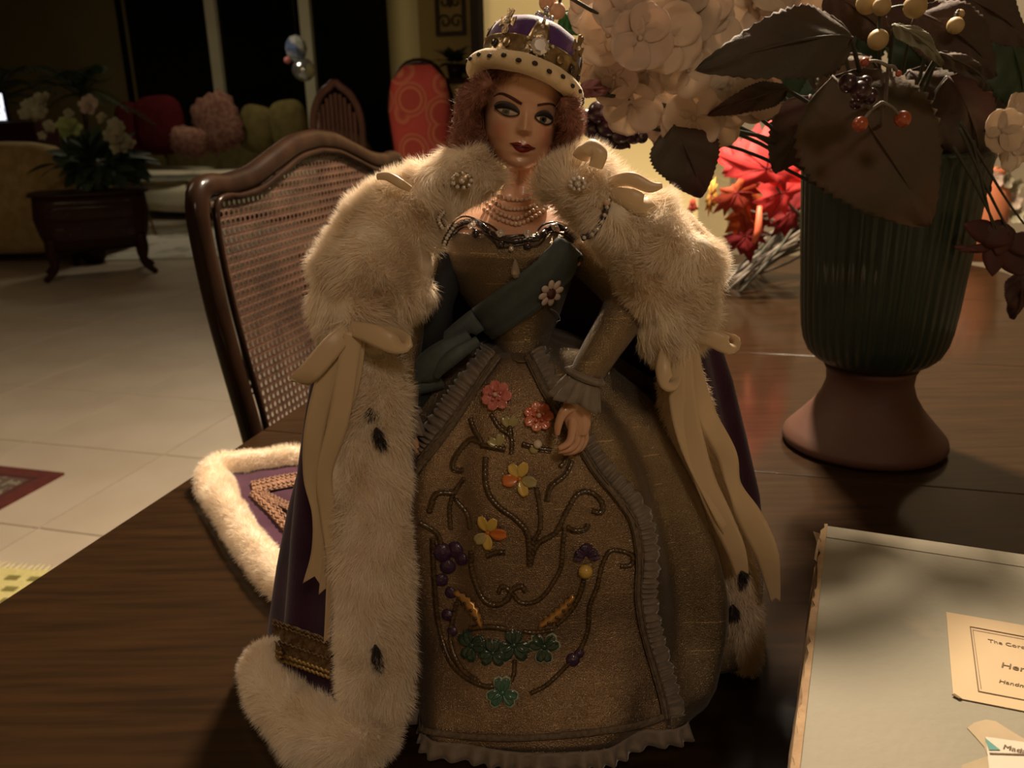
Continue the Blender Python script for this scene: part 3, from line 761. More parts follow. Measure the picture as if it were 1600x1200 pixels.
cluster('large cream hydrangea head hanging right beside the doll crown', [(950, 55, 50, 0), (975, 20, 46, -.02), (935, 100, 44, .02), (960, 120, 40, .0), (1000, 60, 52, -.03), (1010, 110, 40, .01), (985, 165, 46, .01), (1025, 145, 34, .03), (925, 20, 40, .03)], (970, 80), Y1)
cluster('cream hydrangea head at the top centre of the bouquet', [(1060, 20, 60, -.02), (1040, 60, 56, -.03), (1100, 50, 52, 0), (1075, 110, 46, -.01), (1120, 100, 44, .01), (1090, 0, 50, 0), (1010, 0, 44, .01)], (1070, 50), Y1+.02)
cluster('cream and blush hydrangea petals under the big olive leaf', [(1140, 130, 52, 0), (1085, 185, 50, -.01), (1180, 150, 44, .02), (1120, 185, 40, .02), (1045, 195, 36, .03)], (1120, 150), Y1+.03)
cluster('pale hydrangea head cut by the top edge above the olive leaf', [(1180, 10, 60, .0), (1230, 15, 54, .02), (1150, 40, 46, .03), (1205, -20, 50, 0)], (1190, 0), Y1+.04)
cluster('small pinkish white blossom low at the right side of the bouquet', [(1565, 205, 34, .0), (1580, 235, 28, .02), (1585, 170, 24, .03)], (1575, 200), .74)

def bigleaf(label, px0, px1, wpx, Y0, Y1_, m, up=(0, -1, .25), bend=.12, curl=.18, ser=.13, name='silk_leaf', fold=None):
    """a serrated fabric leaf from px0 (stalk) to px1 (tip) as its own stem"""
    p0, p1 = atY(*px0, Y0), atY(*px1, Y1_); L = float(np.linalg.norm(p1-p0)); d = nrm(p1-p0)
    r = thing(name, label, 'leaf', VC+Zx*.28+(p0-VC)*A(.12, .12, 0), 'fabric leaves in the green vase')
    side = nrm(np.cross(d, A(*up))); nn_ = np.cross(side, d)
    if nn_[1] > 0: nn_ = -nn_
    W_ = wpx*pm((p0+p1)/2); n = 38; m2 = 10; G = []
    for i in range(n+1):
        t = i/n; w = W_*(math.sin(PI*t**.78)**.72 if 0 < t < 1 else 0)*(1-.25*t)+.0004
        if i % 2: w *= 1-ser*.6
        c = p0+d*L*t+nn_*(L*bend*4*t*(1-t))-nn_*curl*L*t*t
        row = []
        for s in np.linspace(-1, 1, 2*m2+1):
            vein = .0009*math.cos((t*22-abs(s)*7.0))*(abs(s) > .06)
            row.append(c+side*w*s+nn_*(-abs(s)*w*.22+vein+.0018*math.sin(9*t+3*s)))
        G.append(row)
    MB().grid(G).build('blade', m, r, solid=.0004)
    MB().tube([p0+d*L*t+nn_*(L*bend*4*t*(1-t)-curl*L*t*t+.0008) for t in np.linspace(0, .95, 16)], [.0014, .0004], 6).build('midrib', m, r)
    stem_to(p0, r, .0016, M_stem, .01)
bigleaf('broad olive-burgundy serrated leaf pointing left over the cream petals', (1330, 60), (1122, 88), 66, .66, .60, M_leafo)
bigleaf('burgundy leaf hanging point down below the hydrangea, left of the red maple leaves', (1052, 196), (1100, 302), 62, .68, .66, M_leafr, ser=.10)
bigleaf('very large bronze leaf draped down over the front of the vase', (1300, 120), (1455, 352), 128, .70, .66, M_leafb, bend=.05, curl=.02)
bigleaf('dark round leaf hanging at the left rim of the vase', (1265, 150), (1215, 275), 48, .75, .76, M_leafr)
bigleaf('dusky purple leaf under the pale petals left of the vase rim', (1230, 140), (1118, 172), 24, .68, .66, M_leafr)
bigleaf('grey-backed narrow leaf curling right across the bouquet', (1396, 40), (1478, 92), 17, .66, .64, M_leafg)
bigleaf('olive narrow leaf tip reaching right past the grey leaf', (1466, 84), (1560, 138), 16, .65, .66, M_leafo)
bigleaf('large dark leaf at the upper right of the bouquet', (1430, 20), (1570, 110), 60, .72, .70, M_leafr)
bigleaf('dark olive leaf at the top edge right of the ochre buds', (1480, -10), (1620, 60), 50, .74, .72, M_leafo)
bigleaf('bronze leaf behind the plum berries at the middle of the bouquet', (1360, 90), (1280, 210), 62, .78, .76, M_leafb)
bigleaf('dark leaf hanging at the right rim of the vase', (1480, 120), (1545, 290), 58, .76, .78, M_leafr)
bigleaf('dark leaf crossing behind the orange berries', (1420, 110), (1500, 240), 66, .79, .77, M_leafo)
bigleaf('dark burgundy leaf lowest at the right edge of the picture', (1592, 425), (1590, 502), 26, .80, .80, M_leafr)
bigleaf('dark purple leaf at the top edge between the two bouquet halves', (1290, -10), (1400, 60), 44, .70, .68, M_leafr)
bigleaf('small dark leaf left of the dark berries behind the fur shoulder', (945, 175), (990, 235), 34, .70, .72, M_leafr)
bigleaf('dusky pink-centred leaf just right of the crown', (905, 140), (958, 138), 15, .64, .65, mat('dusky_pink_leaf', (.10, .03, .03), .7, col2=(.24, .10, .10), nscale=30))
bigleaf('green leaf behind the crown at the top', (880, 20), (906, 52), 22, .72, .72, mat('bright_green_leaf', (.02, .10, .03), .6, col2=(.03, .13, .04), nscale=20))
bigleaf('dark green leaf filling the top right corner', (1560, 40), (1610, 170), 60, .80, .80, M_leafd)
bigleaf('dark green leaf over the top centre right', (1480, 160), (1400, 40), 60, .84, .82, M_leafd)
bigleaf('dark green leaf hanging behind the bronze leaf', (1330, 60), (1250, 190), 60, .86, .84, M_leafd)
bigleaf('dark green leaf high behind the buds', (1320, 130), (1360, -30), 56, .88, .86, M_leafd)
bigleaf('dark leaf low between the vase rim and the twig with pale berries', (1490, 210), (1560, 300), 40, .80, .80, M_leafr)

def berry(r, px, Y, R, m, st=None, stm=None):
    c = atY(*px, Y); Rm = R*pm(c)
    MB().ball(c, Rm, 14, 10).build('berry', m, r)
    if st is not None: MB().tube(smooth_path([c, (c+st)/2+A(0, 0, .002), st], 8), [.0010, .0014], 5).build('twig', stm or M_stemg, r)
def sprig(label, hub, Y, items, m, stm=None):
    h = atY(*hub, Y); r = thing('berry_sprig', label, 'berries', VC+Zx*.28+(h-VC)*A(.15, .15, 0), 'berry sprigs in the green vase')
    stem_to(h, r, .0014, stm or M_stemg, .0)
    for (x, y, R) in items: berry(r, (x, y), Y+rnd.uniform(-.008, .008), R, m, h, stm)
sprig('twig with two orange berries hanging in front of the vase', (1378, 160), .625, [(1344, 194, 12), (1410, 186, 13)], M_berry)
sprig('small orange berries above the twig fork', (1388, 104), .625, [(1351, 97, 7), (1404, 115, 5)], M_berry)
sprig('plum berries clustered at the heart of the bouquet', (1350, 125), .635, [(1325, 130, 15), (1345, 142, 16), (1360, 150, 13), (1338, 160, 11), (1352, 128, 10)], M_berryd)
sprig('blackish plum berry cluster right of the doll crown', (965, 190), .70, [(935, 175, 17), (950, 195, 18), (970, 205, 18), (925, 200, 16), (960, 178, 14), (990, 210, 15), (1003, 214, 10), (940, 215, 15), (915, 185, 14), (978, 190, 13)], M_berryd, M_stem)
sprig('ochre round buds at the top of the bouquet', (1375, 20), .66, [(1355, 5, 17), (1378, 10, 14), (1430, 10, 18), (1372, 62, 16)], M_bud, M_stem)
sprig('peach berries just above the crown', (880, -10), .62, [(856, 4, 14), (871, 17, 13)], M_budp, M_stem)
sprig('tiny dull buds in the dark right half of the bouquet', (1495, 20), .70, [(1493, 40, 13), (1500, 22, 7)], M_bud, M_stem)
# drooping twigs with dark red leaves at the right edge
r = thing('leaf_sprig', 'drooping sprig of dark red leaves and thin twigs at the right edge', 'leaves', VC+Zx*.285)
for pts in (((1500, 200), (1540, 290), (1580, 370), (1600, 420)), ((1500, 190), (1565, 300), (1600, 350)), ((1520, 220), (1545, 330), (1560, 380)), ((1490, 230), (1530, 300), (1590, 430))):
    MB().tube(smooth_path([atY(x, y, .74) for x, y in pts], 16), [.0016, .0008], 5).build('twig', M_stem, r)
for (x, y, x2, y2, w) in ((1560, 370, 1508, 350, 18), (1555, 385, 1500, 392, 7), (1560, 375, 1552, 432, 20), (1570, 380, 1600, 432, 22), (1585, 365, 1610, 400, 20), (1540, 355, 1580, 380, 24), (1575, 350, 1560, 400, 22), (1490, 385, 1530, 392, 4)):
    p0, p1 = atY(x, y, .74), atY(x2, y2, .735); L = float(np.linalg.norm(p1-p0))
    MB().grid(leafgrid(p0, p1-p0, L, w*pm(p0), A(0, -1, .2), .05, 10, -.15, 0)).build('leaf', mat('dark_red_leaf', (.065, .010, .008), .6, col2=(.04, .012, .01), nscale=30) if 'dark_red_leaf' not in bpy.data.materials else bpy.data.materials['dark_red_leaf'], r, solid=.0003)

# ================================================================== MAPLE LEAF PICK LYING BEHIND
M_maple = [mat('red_maple_cloth', (.80, .085, .085), .7, col2=(.66, .05, .05), nscale=18, transl=.4),
           mat('orange_maple_cloth', (.55, .12, .02), .7, col2=(.40, .05, .03), nscale=18, transl=.4),
           mat('crimson_maple_cloth', (.22, .012, .018), .7, col2=(.28, .02, .02), nscale=18, transl=.3),
           mat('yellow_maple_cloth', (.75, .50, .10), .7, col2=(.70, .36, .08), nscale=12, transl=.4)]
mp0 = atZ(1180, 462, TT)
mpk = thing('maple_leaf_pick', 'bundle of autumn maple leaf stems lying on the table left of the vase', 'leaves', mp0)
def maple(px, R, Y, ang, m, up=(0, -1, .1), sx=1.0):
    c = atY(*px, Y); Rm = R*pm(c)
    out = [(0, -.28), (.10, -.25), (.45, -.42), (.42, -.22), (.80, -.20), (.66, .0), (.98, .22), (.62, .24), (.70, .50), (.40, .34), (.34, .62), (.22, .60), (0, 1.05)]
    out = out+[(-x, y) for x, y in out[-2::-1]][:-1]
    N_ = nrm(A(*up)); X = nrm(np.cross(A(0, 0, 1), N_))*-1; Yv = np.cross(N_, X); Yv = -Yv if Yv[2] < 0 else Yv
    ca, sa = math.cos(ang), math.sin(ang)
    v = [c+N_*Rm*.1]; n = len(out)
    for k_, s in ((0, .5), (1, 1.0)):
        for (x, y) in out:
            xr, yr = (x*ca-y*sa)*s*sx, (x*sa+y*ca)*s
            v.append(c+(X*xr+Yv*yr)*Rm+N_*Rm*(.10-.26*s*s*(x*x+y*y*.6)+.05*math.sin(6*x+4*y)))
    f = [(0, 1+i, 1+(i+1) % n) for i in range(n)]+[(1+i, 1+n+i, 1+n+(i+1) % n, 1+(i+1) % n) for i in range(n)]
    o = MB().add(v, f).build('maple_leaf', m, mpk, solid=.0006)
    vn = MB()
    for t in (90, 35, 145, -10, 190):
        a = math.radians(t)+ang; vn.tube([c+N_*Rm*.11, c+(X*math.cos(a)*sx+Yv*math.sin(a))*Rm*.6+N_*Rm*.04], [.0012, .0004], 4)
    vn.build('vein', M_maple[2], o)
    return c
l1 = maple((1196, 265), 78, 1.52, .1, M_maple[0]); maple((1225, 300), 60, 1.56, -.9, M_maple[0])
l2 = maple((1152, 262), 62, 1.60, .5, M_maple[0], sx=.7); maple((1150, 300), 48, 1.57, 2.6, M_maple[1])
l3 = maple((1160, 330), 52, 1.62, 2.0, M_maple[1]); l4 = maple((1165, 368), 44, 1.62, 2.9, M_maple[2])
maple((1175, 240), 48, 1.66, .2, M_maple[2]); maple((1235, 330), 50, 1.6, -1.2, M_maple[2])
l5 = maple((1110, 305), 34, 1.60, 1.9, M_maple[3], sx=.5); maple((1080, 322), 16, 1.60, 1.9, M_maple[1], sx=.8)
hubp = atY(1262, 345, 1.62)
for i in range(26):
    a = atZ(1145+rnd.uniform(-20, 45), 430+rnd.uniform(-12, 32), TT+.006); b = atY(1262+rnd.uniform(-10, 30), 318+rnd.uniform(-10, 60), 1.72)
    if i % 3 == 0: a = atZ(1120+rnd.uniform(0, 30), 440+rnd.uniform(-10, 10), TT+.006)
    MB().tube(smooth_path([a, (a+b)/2+A(rnd.uniform(-.01, .01), 0, rnd.uniform(-.012, .012)), b], 8), [.0030, .0024], 6).build('twig', M_stemg if i % 4 else M_stem, mpk)
for l in (l1, l2, l3, l4, l5): MB().tube(smooth_path([l, (l+hubp)/2+A(0, 0, -.01), hubp], 10), [.0018, .003], 6).build('leaf_stalk', M_stemg, mpk)
MB().tube([atY(1187, 322, 1.50), atY(1185, 360, 1.50), atY(1177, 380, 1.50)], [.004, .007, .004], 8).build('orange_tape', mat('orange_tape', (.75, .16, .08), .5), mpk)

bigleaf('dark leaf at the top edge behind the two ochre buds', (1440, 60), (1400, -30), 50, .84, .84, M_leafr)
bigleaf('dark olive leaf filling the gap above the far blossom', (1600, 60), (1540, 190), 50, .84, .84, M_leafo)
bigleaf('dark leaf between the bronze leaf and the purple leaf', (1240, 60), (1205, 190), 40, .84, .84, M_leafd)
bigleaf('dark leaf right of the bronze leaf above the vase rim', (1530, 90), (1480, 250), 50, .86, .85, M_leafd)
# far orange vase with white blossoms, right edge
M_far = mat('orange_ceramic', (.32, .10, .045), .45, col2=(.38, .13, .06), nscale=10)
ov = atZ(1530, 408, TT)+A(0, .02, 0); ovt = thing('ceramic_vase', 'orange-brown ceramic vase with white blossoms at the far end of the table', 'vase', ov)
kk = pm(ov)
MB().lathe([(0, .001), (28*kk, .001), (36*kk, .05), (40*kk, .12), (33*kk, .17), (26*kk, .19), (29*kk, .20), (24*kk, .20), (0, .17)], ov, 32).build('vessel', M_far, ovt)
wb = tag(thing('white_blossom_spray', 'white blossoms standing in the far orange vase', 'flowers', ov+Zx*.2), 'white blossoms standing in the far orange vase', 'flowers')
for i in range(26):
    f_ = MB(); c = atY(1545+rnd.uniform(-32, 45), 300+rnd.uniform(-30, 42), ov[1]-.02+rnd.uniform(-.03, .03)); flower(f_, c, A(rnd.uniform(-.6, .6), -1, rnd.uniform(-.2, .6)), .018, 5, seed=i, w=.5)
    f_.build('blossom', M_palep if i % 3 else M_palew, wb)
    if i % 3 == 0: MB().tube([c, ov+Zx*.19], .0016, 4).build('stalk', M_stem, wb)

# ================================================================== WORN CARDBOARD BOX, LOWER RIGHT
BZ = TT+.085
def boxmat():
    m = mat('worn_grey_green_board', (.235, .205, .145), .7, col2=(.185, .170, .120), nscale=7, bump=.25, bscale=220, nlo=.3, nhi=.7)
    nn, ll, b = nodes(m); src = b.inputs['Base Color'].links[0].from_socket
    tc = nn.new('ShaderNodeTexCoord'); n2 = nn.new('ShaderNodeTexNoise'); n2.inputs['Scale'].default_value = 28; n2.inputs['Detail'].default_value = 8
    ll.new(tc.outputs['Object'], n2.inputs[0]); r = nn.new('ShaderNodeValToRGB'); r.color_ramp.elements[0].position = .60; r.color_ramp.elements[1].position = .74
    r.color_ramp.elements[0].color = (0, 0, 0, 1); r.color_ramp.elements[1].color = (.45, .45, .45, 1)
    mx = nn.new('ShaderNodeMixRGB'); ll.new(n2.outputs[0], r.inputs[0]); ll.new(r.outputs[0], mx.inputs[0]); ll.new(src, mx.inputs[1]); mx.inputs[2].default_value = (.30, .24, .16, 1)
    ll.new(mx.outputs[0], b.inputs['Base Color']); return m
M_box = boxmat(); M_tan = mat('torn_tan_board', (.36, .24, .13), .9, col2=(.24, .15, .08), nscale=60, bump=.6, bscale=150)
M_lab = mat('cream_label_paper', (.44, .33, .19), .75, col2=(.40, .29, .165), nscale=12)
M_ink = mat('sepia_ink', (.12, .075, .035), .8)
B0 = atZ(1290, 820, BZ); B1 = atZ(1245, 1200, BZ); Bx2 = atZ(1600, 858, BZ)
bu = nrm(B0-B1); bw = nrm(Bx2-B0); bw = nrm(bw-bu*(bw@bu)); BL, BW = .40, .30
bx = thing('cardboard_box', 'worn grey-green cardboard gift box with a cream label, lower right', 'box', B0-Zx*(BZ-TT))
o = B0; 
MB().prism([o-Zx*.004, o+bw*BW-Zx*.004, o+bw*BW-bu*BL-Zx*.004, o-bu*BL-Zx*.004], (0, 0, .004)).build('lid', M_box, bx, False, bevel=.0012)
# lid skirts, set 1 mm in; left one worn with gaps
for (a, b) in ((o+bw*BW*.0, o+bw*BW), (o+bw*BW, o+bw*BW-bu*BL), (o+bw*BW-bu*BL, o-bu*BL)):
    d = nrm(b-a); nn_ = np.cross(d, Zx); MB().prism([a-Zx*.004, b-Zx*.004, b-Zx*.030, a-Zx*.030], -nn_*.002*-1).build('lid_side', M_box, bx, False)
rr_ = random.Random(3); top_, bot_ = [], []
for i in range(61):
    t = i/60; p = o-bu*BL*t
    notch = .022 if t < .03 else (.004 if t < .06 else (.016 if t < .115 else 0))
    top_.append(p-Zx*(.0045+notch+rr_.uniform(0, .0018))-bw*.0015); bot_.append(p-Zx*(.031+rr_.uniform(0, .002))-bw*(.003+rr_.uniform(0, .0006)))
MB().grid([top_, bot_]).build('torn_lid_side', M_tan, bx, False, solid=.0022)
# ragged paper edge along the left lid rim and a torn flap at the corner
e1_ = [o-bu*BL*i/80+Zx*.0002-bw*(.0004+rr_.uniform(0, .0022)) for i in range(81)]; e2_ = [o-bu*BL*i/80+Zx*.0004+bw*.0012 for i in range(81)]
MB().grid([e1_, e2_]).build('frayed_rim', M_tan, bx, False, solid=.0008)
MB().prism([o-bu*.002-bw*.002-Zx*.007, o-bu*.004-bw*.007-Zx*.005, o-bu*.009-bw*.004-Zx*.010, o-bu*.020-bw*.0045-Zx*.016, o-bu*.024-bw*.002-Zx*.016], (0, 0, .0012)).build('torn_flap', M_tan, bx, False)
t_ = .006
MB().box(o+bw*BW/2-bu*BL/2-Zx*((BZ-TT)/2+.0035), (BW-2*t_, BL-2*t_, BZ-TT-.009), (bw, bu, Zx)).build('base', M_box, bx, False, bevel=.001)
# a pressed crease along the far edge of the lid
MB().tube([o-bu*.0175+Zx*.0001, o+bw*BW*.99-bu*.0175+Zx*.0001], .0004, 6).build('crease', M_box, bx)
# label : a sheet standing proud of the lid
def onlid(px, py, h=.0): return atZ(px, py, BZ+h)
def sheet(pts, m, name, parent, h=.0004, th=.0004):
    return MB().prism([onlid(x, y, h) for x, y in pts], (0, 0, th)).build(name, m, parent, False)
lab = sheet([(1478, 957), (1640, 985), (1720, 1140), (1600, 1112), (1498, 1092), (1489, 1085)], M_lab, 'label', bx, .0002)
def lineon(a, b, w, parent, name='printed_rule', h=.0008):
    p, q = onlid(*a, h), onlid(*b, h); d = nrm(q-p); s = np.cross(d, Zx)*w/2
    MB().prism([p-s, q-s, q+s, p+s], (0, 0, .00012)).build(name, M_ink, parent, False)
lineon((1516, 979), (1640, 1002), .0005, lab); lineon((1516, 979), (1529, 1080), .0005, lab); lineon((1529, 1080), (1640, 1101), .0005, lab)
lineon((1520, 984), (1640, 1006), .0002, lab); lineon((1520, 984), (1533, 1076), .0002, lab)
def text(s, px, py, size, ax, name, parent, m=M_ink, h=.0008, italic=0):
    cu = bpy.data.curves.new(name, 'FONT'); cu.body = s; cu.size = size; cu.extrude = .00008; cu.shear = italic
    to = bpy.data.objects.new('tmp', cu); COL.objects.link(to); bpy.context.view_layer.update()
    me = bpy.data.meshes.new_from_object(to.evaluated_get(bpy.context.evaluated_depsgraph_get())); bpy.data.objects.remove(to)
    ax = nrm(ax); ay = np.cross(Zx, ax); o_ = onlid(px, py, h)
    R_ = Matrix(((ax[0], ay[0], 0, o_[0]), (ax[1], ay[1], 0, o_[1]), (0, 0, 1, o_[2]), (0, 0, 0, 1))); me.transform(R_)
    me.materials.clear(); me.materials.append(m); ob = bpy.data.objects.new(name, me); COL.objects.link(ob); attach(ob, parent); return ob
tax = onlid(1640, 1002)-onlid(1516, 979)
text('The Coronation', 1544, 1003, .0040, tax, 'printed_line', lab)
text('Her Majesty', 1563, 1042, .0064, tax, 'printed_line', lab, italic=.2)
text('Handmade doll', 1560, 1066, .0038, tax, 'printed_line', lab, italic=.25)
sheet([(1487, 1086), (1498, 1092), (1503, 1092), (1491, 1084)], M_ink, 'lifted_corner', lab, .0007, .0003)
# torn patch and white sticker below
M_patch = mat('bare_torn_patch', (.38, .29, .18), .85, col2=(.30, .24, .15), nscale=40)
sheet([(1511, 1138), (1522, 1130), (1540, 1125), (1556, 1128), (1575, 1140), (1598, 1154), (1640, 1170), (1660, 1215), (1540, 1220), (1500, 1212), (1503, 1196), (1520, 1190), (1543, 1182), (1538, 1168), (1524, 1152)], M_patch, 'torn_patch', bx, .0001, .0003)
M_white = mat('white_sticker', (.48, .41, .32), .6)
stk = sheet([(1540, 1152), (1640, 1166), (1665, 1230), (1548, 1226)], M_white, 'sticker', bx, .0006, .0003)
sheet([(1539, 1153), (1545, 1172), (1563, 1172)], mat('teal_print', (.06, .20, .18), .7), 'teal_triangle', stk, .0011, .0001)
lineon((1546, 1177), (1640, 1180), .0006, stk, h=.0012)
text('C', 1588, 1222, .016, tax, 'printed_letter', stk, h=.0012, italic=.3)
text('Madame', 1566, 1169, .004, tax, 'printed_line', stk, h=.0012, italic=.3)

# ================================================================== THE DOLL
DC = A(.02, .50, TT)
doll = thing('doll', 'vintage queen doll in gold gown, ermine-trimmed purple cape and jewelled crown', 'doll', DC)
# ---- materials
def gownmat(name, c1, c2):
    m = bpy.data.materials.new(name); m.use_nodes = True; nn, ll, b = nodes(m)
    N = nn.new; tc = N('ShaderNodeTexCoord')
    b.inputs['Metallic'].default_value = .88; b.inputs['Roughness'].default_value = .5; b.inputs['Sheen Weight'].default_value = .15
    n1 = N('ShaderNodeTexNoise'); n1.inputs['Scale'].default_value = 2000; n1.inputs['Detail'].default_value = 1; ll.new(tc.outputs['Object'], n1.inputs[0])
    n3 = N('ShaderNodeTexNoise'); n3.inputs['Scale'].default_value = 22; ll.new(tc.outputs['Object'], n3.inputs[0])
    r1 = N('ShaderNodeValToRGB'); r1.color_ramp.elements[0].position = .3; r1.color_ramp.elements[1].position = .7
    r1.color_ramp.elements[0].color = (*c1, 1); r1.color_ramp.elements[1].color = (*c2, 1)
    ad = N('ShaderNodeMixRGB'); ad.inputs[0].default_value = .45; ll.new(n1.outputs[0], ad.inputs[1]); ll.new(n3.outputs[0], ad.inputs[2]); ll.new(ad.outputs[0], r1.inputs[0])
    # thin gold threads running round the skirt
    sep = N('ShaderNodeSeparateXYZ'); ll.new(tc.outputs['Object'], sep.inputs[0])
    n2 = N('ShaderNodeTexNoise'); n2.inputs['Scale'].default_value = 9; ll.new(tc.outputs['Object'], n2.inputs[0])
    x2 = N('ShaderNodeMath'); x2.operation = 'MULTIPLY_ADD'; x2.inputs[1].default_value = .012; ll.new(n2.outputs[0], x2.inputs[0]); ll.new(sep.outputs['Z'], x2.inputs[2])
    xm = N('ShaderNodeMath'); xm.operation = 'MULTIPLY'; xm.inputs[1].default_value = 62; ll.new(x2.outputs[0], xm.inputs[0])
    fr = N('ShaderNodeMath'); fr.operation = 'FRACT'; ll.new(xm.outputs[0], fr.inputs[0])
    gt = N('ShaderNodeMath'); gt.operation = 'GREATER_THAN'; gt.inputs[1].default_value = .965; ll.new(fr.outputs[0], gt.inputs[0])
    br = N('ShaderNodeMath'); br.operation = 'GREATER_THAN'; br.inputs[1].default_value = .54
    n4 = N('ShaderNodeTexNoise'); n4.inputs['Scale'].default_value = 55; ll.new(tc.outputs['Object'], n4.inputs[0]); ll.new(n4.outputs[0], br.inputs[0])
    mu = N('ShaderNodeMath'); mu.operation = 'MULTIPLY'; ll.new(gt.outputs[0], mu.inputs[0]); ll.new(br.outputs[0], mu.inputs[1])
    mx = N('ShaderNodeMixRGB'); ll.new(mu.outputs[0], mx.inputs[0]); ll.new(r1.outputs[0], mx.inputs[1]); mx.inputs[2].default_value = (.42, .30, .15, 1)
    ll.new(mx.outputs[0], b.inputs['Base Color'])
    rg_ = N('ShaderNodeMath'); rg_.operation = 'MULTIPLY_ADD'; rg_.inputs[1].default_value = -.30; rg_.inputs[2].default_value = .48; ll.new(n1.outputs[0], rg_.inputs[0])
    ll.new(rg_.outputs[0], b.inputs['Roughness'])
    bp = N('ShaderNodeBump'); bp.inputs['Strength'].default_value = .9; bp.inputs['Distance'].default_value = .0006; ll.new(n1.outputs[0], bp.inputs['Height']); ll.new(bp.outputs[0], b.inputs['Normal'])
    return m
M_gown = gownmat('gold_lame_gown', (.115, .080, .046), (.37, .27, .155))
M_panel = gownmat('rose_gold_panel', (.14, .090, .054), (.42, .29, .175))
M_skin = mat('doll_skin', (.60, .33, .21), .36, col2=(.62, .35, .225), nscale=30, sss=.08, coat=.15)
M_vel = mat('purple_velvet', (.028, .008, .022), .95, col2=(.040, .012, .032), nscale=40, sheen=.25, spec=.08, bump=.2, bscale=600)
M_velc = mat('crown_velvet', (.050, .014, .105), .7, col2=(.075, .022, .15), nscale=60, sheen=.5, bump=.2, bscale=900)
M_sash = mat('blue_grey_sash', (.062, .076, .075), .6, col2=(.050, .064, .066), nscale=300, sheen=.2, bump=.1)
M_satin = mat('cream_satin', (.62, .46, .29), .36, col2=(.64, .48, .30), nscale=40, sheen=.3, transl=.15)
M_silver = bpy.data.materials['silvered_glass']
M_gold2 = mat('tarnished_gilt', (.42, .31, .18), .32, metal=.85, col2=(.24, .17, .10), nscale=160, bump=.5, bscale=260)
M_gem = mat('rhinestone', (.72, .66, .62), .08, metal=.55)
M_gemd = mat('dark_gem', (.03, .02, .02), .15, coat=.6)
M_pearl = mat('pearl', (.62, .42, .30), .22, coat=.6)
M_lace = mat('grey_taffeta_ruffle', (.16, .125, .095), .6, col2=(.21, .165, .13), nscale=200, sheen=.3)
M_braid = mat('grey_braid', (.17, .125, .085), .75, col2=(.10, .07, .045), nscale=500, bump=.6, bscale=500)
M_bead = mat('dark_bead_vine', (.045, .024, .012), .25, col2=(.10, .06, .025), nscale=400, coat=.6)
M_dkblue = mat('shadow_blue_cloth', (.018, .020, .024), .8)  # near-black blue, the shade under the cape is put into this colour

def furmat(name, c1, c2, sc=60):
    m = mat(name, c1, .75, col2=c2, nscale=sc, spec=.15, transl=.30, nlo=.35, nhi=.7); return m
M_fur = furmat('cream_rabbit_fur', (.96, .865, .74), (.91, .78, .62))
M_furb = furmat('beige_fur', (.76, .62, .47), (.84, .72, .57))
M_erm = mat('ermine_black', (.030, .018, .014), .7)
M_hair = mat('auburn_mohair', (.24, .095, .065), .5, col2=(.36, .165, .115), nscale=60, spec=.4, transl=.15)

